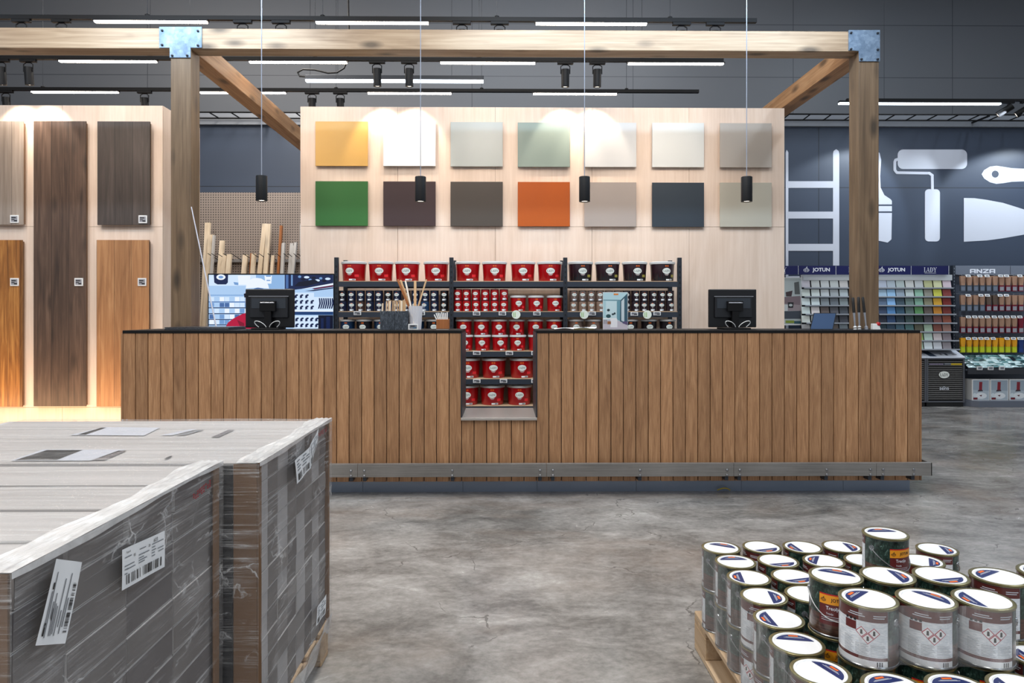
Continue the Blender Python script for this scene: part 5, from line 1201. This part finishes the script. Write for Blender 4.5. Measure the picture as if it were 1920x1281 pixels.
PKE = [M('pack_end_%d' % i, c, .6) for i, c in enumerate(((130, 125, 123), (112, 107, 105), (172, 169, 169), (96, 91, 91)))]
PKT = wood('pack_top_print', (168, 164, 162), (188, 185, 184), (206, 204, 203), 'x', 40, rough=.5, figure=.6)
DKST = M('dark_strip_fill', (22, 24, 30), .3)
def load(nm, X1, y0, y1, zt_, label, lab_fn, packs_seed, tones):
    X0 = X1-1.2; rp = random.Random(packs_seed)
    t = thing('wrapped_flooring_load', label, 'pallet load', ((X0+X1)/2, (y0+y1)/2, 0))
    zd = .13
    p = euro_pallet(X0, X1, y0, y1, zd, 'x', 'x'); 
    pm = MB()
    # the pallet becomes a part of the load: its boards are sub-parts
    p.location -= t.location; p.parent = t; del p['label']; del p['category']
    n = 12; ph = (zt_-zd)/n; pw = (y1-y0-.03)/4
    for r in range(n):
        for c in range(4):
            ya = y0+.015+c*pw; m = MB(); g = .0015
            if nm == 'near':
                ya, pw = [(1.075, .137), (1.212, .193), (1.405, .197), (1.602, .213)][c]
                if r == n-1: g = .009
            za, zb_ = zd+r*ph, zd+(r+1)*ph-.002
            x1 = X1-.006-rp.random()*.004
            m.box(X0+.01, x1, ya+g, ya+pw-g, za, zb_, PKT)
            q = tones(r, c, rp)
            m.add([(x1+.0006, ya+g, za+.002), (x1+.0006, ya+pw*.52, za+.002), (x1+.0006, ya+pw*.52, zb_-.002), (x1+.0006, ya+g, zb_-.002)], [(0, 1, 2, 3)], PKE[q[0]])
            m.add([(x1+.0006, ya+pw*.52, za+.002), (x1+.0006, ya+pw-g, za+.002), (x1+.0006, ya+pw-g, zb_-.002), (x1+.0006, ya+pw*.52, zb_-.002)], [(0, 1, 2, 3)], PKE[q[1]])
            m.build('flooring_pack', t)
    # film: side walls with gentle waviness, and the top sheet
    def sheet(fp, nu, nv, mt, name):
        m = MB(); vs = [fp(i/nu, j/nv) for j in range(nv+1) for i in range(nu+1)]
        fs = [(j*(nu+1)+i, j*(nu+1)+i+1, (j+1)*(nu+1)+i+1, (j+1)*(nu+1)+i) for j in range(nv) for i in range(nu)]
        m.add(vs, fs, mt); return m.build(name, t, smooth=True)
    wv = lambda u, v: .0025*math.sin(9*u+5*v)+.002*math.sin(23*u-17*v)
    sheet(lambda u, v: (X1+.0115+wv(u, v), y0+(y1-y0)*u, zd-.09+(zt_+.002-zd+.09)*v-.012*(1-v)*math.sin(5*u)), 24, 24, FILM_S, 'stretch_film')
    sheet(lambda u, v: (X0+(X1-X0+.0115)*u, y0-.0115+wv(u, v), zd-.09+(zt_+.002-zd+.09)*v), 24, 16, FILM_S, 'stretch_film')
    sheet(lambda u, v: (X0+(X1-X0+.0115)*u, y1+.0115+wv(u, v), zd-.09+(zt_+.002-zd+.09)*v), 24, 16, FILM_S, 'stretch_film')
    sheet(lambda u, v: (X0-.0115+wv(u, v), y0+(y1-y0)*u, zd-.09+(zt_+.002-zd+.09)*v), 24, 16, FILM_S, 'stretch_film')
    sheet(lambda u, v: (X0-.006+(X1-X0+.012)*u, y0-.006+(y1-y0+.012)*v, zt_+.003+.002*math.sin(11*u+3*v)*math.sin(17*v)-.03*max(0, 1-u/.06)**2), 40, 24, FILM_T, 'top_film')
    # the wrap folded over the top edges, several layers thick and milky
    sheet(lambda u, v: (X1+.0125-.062*u*(1+.14*math.sin(9*v)+.05*math.sin(31*v)), y0-.011+(y1-y0+.022)*v, zt_+.0055+.002*math.sin(40*u)*math.sin(23*v)), 10, 40, FILM_E, 'film_fold')
    sheet(lambda u, v: (X1+.0135+.0012*math.sin(30*v), y0-.011+(y1-y0+.022)*v, zt_+.0055-.010*u*(1+.4*math.sin(7*v))), 6, 40, FILM_E, 'film_fold')
    sheet(lambda u, v: (X1+.013-.02*(1-v)+.004*math.sin(26*u), y0+(y1-y0)*u, .045+.012*math.sin(8*u)+(zd-.03)*v), 30, 6, FILM_E, 'film_skirt')
    return t, X0
def corner(t, x, y, sx_, sy_, w1, w2, z0, z1):      # cardboard edge guard
    m = MB(); k = .004
    m.box(min(x, x+sx_*w1), max(x, x+sx_*w1), min(y, y+sy_*k), max(y, y+sy_*k), z0, z1, CARD); m.box(min(x, x+sx_*k), max(x, x+sx_*k), min(y, y+sy_*w2), max(y, y+sy_*w2), z0, z1, CARD)
    return m.build('corner_guard', t, bevel=.002)
XN, yn0, yn1, ztn = -.748, 1.062, 1.83, .905
tn = lambda r, c, q: (lambda b: (b, b))(1 if q.random() < .62 else 3 if q.random() < .7 else 0)
nl, _ = load('near', XN, yn0, yn1, ztn, 'nearest film-wrapped pallet of flooring packs, cut off by the picture edge', None, 4, tn)
XFa, yf0, yf1, ztf = -.668, 1.892, 2.662, .89
tf = lambda r, c, q: ((2, 1) if (c == 0 or q.random() < .5) else (0, 3) if q.random() < .5 else (1, 0))
fl_, _ = load('far', XFa, yf0, yf1, ztf, 'film-wrapped pallet of flooring packs standing closer to the counter', None, 9, tf)
corner(nl, XN+.0045, yn0-.0045, -1, 1, .05, .004, .1, ztn); corner(nl, XN+.0045, yn1+.0045, -1, -1, .05, .035, .1, ztn)
corner(fl_, XFa+.0045, yf0-.0045, -1, 1, .065, .035, .1, ztf); corner(fl_, XFa+.0045, yf1+.0045, -1, -1, .05, .012, .1, ztf)
m = MB(); m.box(XFa-.2, XFa-.062, yf0-.0035, yf0-.0005, .135, ztf-.004, DKST); m.build('dark_strip', fl_)  # plain dark strip on the front face beside the corner guard
# labels on the wrapped sides
def quad_fn(c):                                     # c: four corners bottom-left, bottom-right, top-right, top-left
    return lambda u, v: (c[0]*(1-u)*(1-v)+c[1]*u*(1-v)+c[2]*u*v+c[3]*(1-u)*v)
def ship_label(parent, cs, off, draw, n=6, bend=0.0):
    f = quad_fn([c+Vector((off, 0, 0)) for c in cs]); m = MB()
    fb = lambda u, v, o=0: f(u, v)+Vector((o+bend*math.sin(u*7+v*3), 0, 0))
    vs = [fb(i/n, j/n) for j in range(n+1) for i in range(n+1)]
    m.add(vs, [(j*(n+1)+i, j*(n+1)+i+1, (j+1)*(n+1)+i+1, (j+1)*(n+1)+i) for j in range(n) for i in range(n)], PAPER); L = m.build('shipping_label', parent, smooth=True)
    L['label'] = 'white printed shipping label'
    m = MB()
    def R_(u0, u1, v0, v1, mt=INK): m.add([fb(u, v, .0012) for u, v in ((u0, v0), (u1, v0), (u1, v1), (u0, v1))], [(0, 1, 2, 3)], mt)
    def T_(s, u, v, h, w=1.0, rot=False):
        g = text(s); asp = w
        if rot: m.add([fb(u-z*h, v+x*h*asp, .0012) for x, z in g[0]], g[1], INK)
        else: m.add([fb(u+x*h*asp, v+z*h, .0012) for x, z in g[0]], g[1], INK)
    draw(R_, T_); m.build('print', L, recalc=False)
    return L
def bars(R_, u0, u1, v0, v1, n, vert=True, seed=1):
    q = random.Random(seed); w = (u1-u0 if vert else v1-v0)/n; 
    for i in range(n):
        if q.random() < .3: continue
        k = w*(.35+.55*q.random())
        if vert: R_(u0+i*w, u0+i*w+k, v0, v1)
        else: R_(u0, u1, v0+i*w, v0+i*w+k)
LXN = XN+.0125
lb = [PS(222.5, 1108, LXN), PS(303, 1063, LXN), PS(304, 995, LXN), PS(223, 1031.5, LXN)]
def drawB(R_, T_):
    T_('603', .75, .88, .10, .5); T_('Flyjandi', .13, .88, .07, .42); T_('85', .27, .74, .07, .5); T_('28', .60, .80, .065, .5)
    for u0, u1, v in ((.66, .95, .78), (.05, .2, .76), (.38, .52, .80), (.36, .60, .66), (.36, .48, .58), (.36, .55, .52), (.36, .5, .46), (.66, .74, .70), (.66, .76, .62), (.66, .73, .55), (.8, .95, .60), (.04, .26, .55), (.04, .12, .47), (.08, .28, .46), (.04, .10, .36), (.82, .95, .52), (.66, .74, .47)): R_(u0, u1, v, v+.025, GREY)
    bars(R_, .06, .93, .10, .34, 48)
ship_label(nl, lb, .006, drawB, bend=.0006)
la = [PS(59, 1211, LXN), PS(115, 1207, LXN), PS(147.8, 1054.5, LXN), PS(98.5, 1048, LXN)]
def drawA(R_, T_):
    bars(R_, .80, .92, .12, .74, 50, False, 3)
    for u, v0, v1 in ((.10, .2, .62), (.16, .08, .85), (.24, .3, .5), (.30, .1, .6), (.36, .1, .48), (.42, .12, .45), (.50, .1, .78), (.58, .2, .4), (.66, .12, .85), (.72, .2, .55)): R_(u, u+.03, v0, v1, GREY)
    for u, v0, v1 in ((.10, .64, .72), (.09, .1, .25), (.28, .28, .42)): R_(u, u+.05, v0, v1)
ship_label(nl, la, .006, drawA, bend=.0008)
LXF = XFa+.0125
def drawC(R_, T_):
    bars(R_, .10, .92, .08, .36, 26, True, 5)
    for u0, u1, v in ((.1, .3, .85), (.5, .7, .86), (.1, .25, .72), (.4, .6, .74), (.7, .9, .72), (.1, .35, .6), (.5, .9, .6), (.1, .3, .48), (.45, .7, .47)): R_(u0, u1, v, v+.05, GREY)
ship_label(fl_, [PS(552.5, 908, LXF), PS(578.5, 878, LXF), PS(577, 838, LXF), PS(548.5, 864, LXF)], .007, drawC, bend=.0012)
ship_label(fl_, [PS(577, 879, LXF), PS(589, 838, LXF), PS(593, 803, LXF), PS(576, 838, LXF)], .008, drawC, bend=.0012)
ship_label(fl_, [PS(588.5, 1175, LXF), PS(606, 1151, LXF), PS(608.5, 1114, LXF), PS(591, 1140, LXF)], .007, drawC, bend=.0012)
RS = M('red_stamp_ink', (150, 44, 52), .7)
for par, X, q0, q1 in ((nl, LXN, (362, 934), (396, 905)), (fl_, LXF, (597, 818), (613, 806))):
    m = MB(); qq = random.Random(2)
    for i in range(9):
        for j in range(3):
            if qq.random() < .3: continue
            px_ = q0[0]+(q1[0]-q0[0])*i/9; py_ = q0[1]+(q1[1]-q0[1])*i/9+j*(5 if par is nl else 3.2)-4; w_ = (q1[0]-q0[0])/9*.7; h_ = 3.4 if par is nl else 2.0
            m.add([PS(px_, py_, X+.0045), PS(px_+w_, py_-w_*.6, X+.0045), PS(px_+w_, py_-w_*.6-h_, X+.0045), PS(px_, py_-h_, X+.0045)], [(0, 1, 2, 3)], RS)
    m.build('red_stamp', par, recalc=False)
# printed labels on the pack tops
def top_print(par, Z, quads):
    for q, c in quads:
        m = MB(); m.add([PH(x, y, Z+.0008) for x, y in q], [(0, 1, 2, 3)], c); m.build('pack_label', par, recalc=False)
LG = M('print_lightgrey', (196, 200, 210), .5); DG = M('print_darkgrey', (92, 88, 92), .5)
top_print(fl_, ztf, [(((130, 816), (270, 817), (300, 802), (195, 801)), LG), (((146, 815), (160, 815.5), (200, 802), (190, 802)), DG), (((300, 816.5), (322, 816.5), (370, 805), (355, 805)), LG), (((330, 816.5), (345, 816.5), (384, 806), (372, 806)), GREY), (((396, 820), (410, 820), (440, 806), (428, 806)), DG),
                     (((20, 864), (170, 864), (235, 843), (80, 843)), LG), (((28, 863), (106, 863), (155, 844), (88, 844)), DG), (((172, 863), (196, 863), (238, 845), (222, 845)), DG), (((307, 861), (314, 861), (324, 855), (318, 855)), INK)])

# ================================================================== paint cans on their pallet
ZD = .144; RC_, HC = .0715, .147
px0, py1 = PH(1302, 1145, ZD).x, PH(1302, 1145, ZD).y
euro_pallet(px0, px0+1.0, py1-1.2, py1, ZD, 'pale wooden pallet under the stacked paint cans')
def _forest():
    k = NT('can_forest_print'); v = k.coord(); q = k.sep(v)
    n = k.noise(k.map(v, (90, 90, 70)), 1, 6, .75); g = k.ramp(n, [(.36, (10, 20, 18)), (.52, (32, 54, 46)), (.62, (70, 96, 86)), (.72, (150, 172, 168))])
    w = k.noise(k.map(v, (30, 30, 220)), 1, 3); br = k.ramp(w, [(.35, (52, 34, 28)), (.65, (96, 66, 54))])
    f = k.math('GREATER_THAN', q[2], .058); k.b.inputs['Coat Weight'].default_value = .4
    return k.out(k.mix(f, br, g), .3)
FOREST = _forest()
def _back():
    k = NT('can_back_print'); v = k.coord(); q = k.sep(v); z = q[2]
    n = k.noise(k.map(v, (60, 60, 420)), 1, 3, .7); bg = k.ramp(n, [(.44, (206, 214, 222)), (.62, (236, 240, 244))])
    mar = (92, 42, 40)
    c = k.mix(k.math('GREATER_THAN', z, .112), bg, mar)
    b2 = k.math('MULTIPLY', k.math('GREATER_THAN', z, .020), k.math('LESS_THAN', z, .028)); c = k.mix(b2, c, mar)
    c = k.mix(k.math('LESS_THAN', z, .020), c, (222, 226, 230)); k.b.inputs['Coat Weight'].default_value = .4
    return k.out(c, .3)
BACKP = _back(); TIN = M('tin_silver', (150, 154, 158), .25, .85); GOLDR = M('rim_lacquer', (142, 134, 96), .3, .75); LIDP = M('can_lid_white', (238, 240, 242), .3)
LIDB = M('lid_blue_print', (30, 42, 96), .35); MAR = M('label_maroon', (98, 34, 34), .35); PINKR = M('hazard_red', (176, 24, 60), .4); LOGY = M('logo_yellow', (238, 158, 34), .4); LOGR = M('logo_red', (196, 36, 36), .4)
def paint_can():
    t = thing('paint_can', '', 'paint can'); R, H = RC_-.0048, HC-.0006
    fn = conic(R, R, H)
    m = MB(); m.lathe([(R-.001, 0), (R+.0016, .001), (R+.0016, .004), (R, .006), (R, H-.006), (R-.001, H-.004)], TIN, 40); m.build('tin', t, smooth=True)
    m = MB(); m.lathe([(R, H-.007), (R+.0022, H-.006), (R+.0024, H-.001), (R+.0008, H), (R-.005, H), (R-.006, H-.003)], GOLDR, 40, cap=False); m.build('rim', t, smooth=True)
    m = MB(); m.lathe([(R-.0058, H-.003), (R-.0068, H-.0005), (R-.012, H-.0005), (R-.0135, H-.003), (0, H-.003)], LIDP, 40, cap=False); o = m.build('lid', t, smooth=True)
    rl = R-.015; a0 = 1.2; pts = [(rl*math.sin(a), -rl*math.cos(a)) for a in [(-a0+2*a0*i/16) for i in range(17)]]
    m = MB(); m.add([(x, y, H-.0023) for x, y in pts], [tuple(range(len(pts)))], LIDB); s = m.build('lid_print', o, recalc=False)
    m = MB(); m.add([(x, y, H-.0018) for x, y in ((-.012, -rl*.90), (.012, -rl*.90), (.012, -rl*.76), (-.012, -rl*.76))], [(0, 1, 2, 3)], ORANGE)
    for i, w in enumerate((.020, .026)): y = -rl*(.70-.065*i); m.add([(x, yy, H-.0018) for x, yy in ((-w, y), (w, y), (w, y+.0016), (-w, y+.0016))], [(0, 1, 2, 3)], LG)
    s.parent = t; m.build('lid_emblem', s, recalc=False)
    def arc(d0, d1, z0, z1, n=16): return gpatch(math.radians(d0)*R, math.radians(d1)*R, z0, z1, n)
    m = MB(); m.geo(arc(-112, 33, .006, H-.0075, 24), BACKP, fn(.0004)); b = m.build('back_label', t, smooth=True)
    m = MB()
    for cx_, cz_ in ((-.022, .086), (.006, .086), (-.008, .072)):
        r = .0135
        m.geo(([(cx_, cz_-r), (cx_+r, cz_), (cx_, cz_+r), (cx_-r, cz_)], [(0, 1, 2, 3)]), PINKR, fn(.0008)); r = .0112; m.geo(([(cx_, cz_-r), (cx_+r, cz_), (cx_, cz_+r), (cx_-r, cz_)], [(0, 1, 2, 3)]), PAPER, fn(.0011))
        m.geo(([(cx_-.0028, cz_-.005), (cx_+.0028, cz_-.005), (cx_+.0022, cz_+.006), (cx_-.0022, cz_+.006)], [(0, 1, 2, 3)]), INK, fn(.0014))
    m.build('hazard_mark', b)
    m = MB()
    for i in range(3): m.geo(gpatch(.012+.0055*i, .0148+.0055*i, .007, .018, 2), INK, fn(.0010))
    m.geo(gpatch(-.062, -.034, .088, .108, 4), MAR, fn(.0009))
    for i in range(3): m.geo(gpatch(-.060+.010*i, -.054+.010*i, .110, .116, 2), INK, fn(.0011))
    for q_ in range(11):
        for x0_, x1_ in ((-.066, -.040), (-.036, -.006), (-.002, .033)):
            if x0_ < -.05 or q_ < 8: m.geo(gpatch(x0_, x1_-.006*((q_*7) % 3)/2, .031+.0036*q_, .0318+.0036*q_, 3), GREY, fn(.0007))
    for x0_, x1_, z in ((.004, .034, .127), (.004, .030, .122), (-.05, -.02, .128), (-.055, -.014, .123)): m.geo(gpatch(x0_, x1_, z, z+.0022, 4), LG, fn(.0010))
    m.build('print', b)
    m = MB(); m.geo(arc(35, 246, .006, H-.0075, 34), FOREST, fn(.0004)); f = m.build('front_label', t, smooth=True)
    fo = math.radians(140)*R
    def sh_(g): return ([(x+fo, z) for x, z in g[0]], g[1])
    m = MB(); m.geo(sh_(gpatch(-.040, .040, .034, .088, 10)), MAR, fn(.0009)); m.geo(sh_(gpatch(-.040, .040, .088, .112, 10)), LOGY, fn(.0010)); m.geo(sh_(gpatch(-.040, .040, .112, .1155, 10)), LOGR, fn(.0010)); m.build('front_panel', f)
    m = MB(); m.geo(sh_(sc(MARK, .0115, -.0285, .0985)), INK, fn(.0014)); m.geo(sh_(sc(text('JOTUN', .02), .0115, .009, .0995, .95)), INK, fn(.0014))
    m.geo(sh_(sc(text('Treolje', .01), .0125, -.004, .077, .9)), SIGNW, fn(.0014)); m.geo(sh_(sc(text('Träolja', 0), .0065, -.012, .063, .9)), SIGNW, fn(.0014))
    for z in (.055, .050, .045): m.geo(sh_(gpatch(-.034, .024, z, z+.0014, 8)), LG, fn(.0013))
    m.build('lettering', f)
    ea = (math.radians(58), math.radians(238))
    for a in ea:
        p = Vector((R*math.sin(a), -R*math.cos(a), .108)); T = Matrix.Translation(p) @ Matrix.Rotation(a, 4, 'Z') @ Matrix.Rotation(PI/2, 4, 'X')
        m = MB(); m.lathe([(.0095, -.0002), (.0088, .002), (.0045, .003), (.0045, .0042), (0, .0046)], TIN, 16, T); m.build('ear', t, smooth=True)
    m = MB(); e0, e1 = [Vector(((R+.003)*math.sin(a), -(R+.003)*math.cos(a), .108)) for a in ea]; side = Vector((math.sin(ea[0]+PI/2), -math.cos(ea[0]+PI/2), 0)); pts = []
    for i in range(21):
        th = PI*i/20; base = e0*((1+math.cos(th))/2)+e1*((1-math.cos(th))/2); rr_ = (R+.0028)
        q = Vector((0, 0, .108))+Vector((e0.x, e0.y, 0))*math.cos(th)+side*rr_*math.sin(th); q.z = .108-.062*math.sin(th); pts.append(q)
    m.tube(pts, .0016, M('wire_steel', (170, 172, 174), .3, .8), 6); m.build('handle', t, smooth=True)
    return t
can = Placer(paint_can())
GC = 'stacked paint cans on the pallet'
rc = random.Random(21)
A = []                                              # two layers high: (x, y, turn in degrees, words)
def LA(px_, py_): p = PH(px_, py_, ZD+2*HC); return p.x, p.y
left = [((1352, 1026), (-118, 150)), ((1379, 1052), (-112, 180)), ((1404, 1082), (-108, -100)), ((1437, 1117), (-12, 80)), ((1460, 1159), (-116, -90)), ((1494, 1205), (-112, 170)), ((1538, 1258), (-60, 110))]
leftx = []
for j, (q, r) in enumerate(left):
    x, y = LA(*q); leftx.append((x, y)); A.append((x, y, r, f'{ORD[j]} from the back in the outer edge column'))
for i, q in enumerate(((1429, 1025), (1506, 1026), (1581, 1025), (1655, 1027), (1757, 1029))):
    x, y = LA(*q); A.append((x, y, ((-60, 15), (-100, -85), (-70, 85), (20, 0), (-20, 75))[i], f'{ORD[i+1]} from the corner in the back row'))
for i, q in enumerate(((1459, 1051), (1543, 1050), (1622, 1050), (1730, 1051))):
    x, y = LA(*q); A.append((x, y, ((-90, 10), (-60, -120), (-100, 60), (20, 60))[i], f'{ORD[i]} inward from the edge in the second row back'))
for i, q in enumerate(((1487, 1080), (1577, 1081), (1660, 1078))):
    x, y = LA(*q); y -= .0; A.append((x, y, ((-100, 15), (-80, 80), (0, 0))[i], f'{ORD[i]} inward from the edge in the third row back'))
x, y = LA(1511, 1113); A.append((x, y, (-90, 50), 'inward from the edge in the fourth row back'))
x, y = LA(1617, 1116); A.append((x, y, (-90, 50), 'second inward from the edge in the fourth row back'))
U = []
def LU(px_, py_): p = PH(px_, py_, ZD+3*HC); return p.x, p.y
for i, q in enumerate(((1567, 1078), (1664, 1078), (1764, 1078), (1872, 1080))):
    x, y = LU(*q); U.append((x, y, ((-165, 150), (-150, 85), (-160, 10), (-25, -150))[i], f'{ORD[i]} of the raised rear row'))
for i, q in enumerate(((1628, 1121), (1736.5, 1121.5), (1843, 1122))):
    x, y = LU(*q); U.append((x, y, ((-22, -140), (-10, 120), (-7, -90))[i], f'{ORD[i]} of the raised front row'))
for i, (x, y, r, w) in enumerate(list(U)): A.append((x, y, (rc.uniform(-160, -130), rc.uniform(0, 300)), w.replace('raised', 'supporting lower')))
for i, q in enumerate(((1674, 1285), (1796, 1288), (1911, 1286))):
    x, y = LA(*q); A.append((x, y, ((-100, -165), (-120, 180), (-60, -90))[i], f'{ORD[i]} of the nearest row at the picture bottom'))
x, y = LA(1921, 1224); A.append((x+.02, y-.02, (-100, -90), 'at the picture edge beside the raised front row'))
U.append((*LU(1660, 999), (-122, 180), 'alone on top towards the back'))
U.append((*LU(1962, 1072), (-120, -90), 'at the picture edge beyond the raised rear row'))
A.append((U[-1][0], U[-1][1], (-100, 30), 'under the raised can at the picture edge'))
CR = RC_*2+.0002
pos = [[a[0], a[1]] for a in A]
for it in range(60):                                # nudge touching cans apart
    for i in range(len(pos)):
        for j in range(i):
            dx, dy = pos[i][0]-pos[j][0], pos[i][1]-pos[j][1]; d = math.hypot(dx, dy)
            if d < CR:
                k = (CR-d)/2/max(d, 1e-6); pos[i][0] += dx*k; pos[i][1] += dy*k; pos[j][0] -= dx*k; pos[j][1] -= dy*k
def set_can(x, y, z, rr_, lab):
    r, lr = rr_
    c = can.put((x, y, z), math.radians(r), lab, GC)
    for ch in c.children:
        if ch.name.startswith('lid_print'): ch.rotation_euler = (0, 0, math.radians(lr-r))
for (x, y), (_, _, r, w) in zip(pos, A): set_can(x, y, ZD+HC, r, 'paint can in the middle layer, '+w)
for (x, y), (_, _, r, w) in zip(pos, A): set_can(x, y, ZD, (r[0]+rc.uniform(-40, 25), 0), 'paint can in the bottom layer, '+w)
for x, y, r, w in U: set_can(x, y, ZD+2*HC, r, 'paint can in the top layer, '+w)
# a raised wire bail behind the last rear can
# stretch film hugging the outer column and the raised front cans
def film_sheet(line, z0, z1, label, scal=0.0):
    m = MB(); n = len(line); nv = 8; vs = []
    for j in range(nv+1):
        for i, (x, y) in enumerate(line):
            v = j/nv; vs.append((x, y, z0+(z1-z0)*v+(scal*math.sin(i*1.3)*(1-v))))
    fs = [(j*n+i, j*n+i+1, (j+1)*n+i+1, (j+1)*n+i) for j in range(nv) for i in range(n-1)]
    m.add(vs, fs, FILM_C); return tag(m.build('stretch_film', smooth=True), label, 'film')
def hug(cans, side):                                # outline touching each can on one side
    out = []; R = RC_+.0012
    for i, (x, y) in enumerate(cans):
        for k in range(-3, 4):
            a = side+k*.26; out.append((x+R*math.cos(a), y+R*math.sin(a)))
    return out
film_sheet(hug([tuple(pos[j]) for j in range(7)], PI)[::1], ZD+.01, ZD+2*HC+.002, 'clear stretch film around the outer edge column of paint cans', .004)
fr3 = [(u[0], u[1]) for u in U[4:7]]
film_sheet(hug(fr3, -PI/2), ZD+2*HC+.003, ZD+3*HC+.002, 'clear shrink film around the three raised front paint cans', .002)
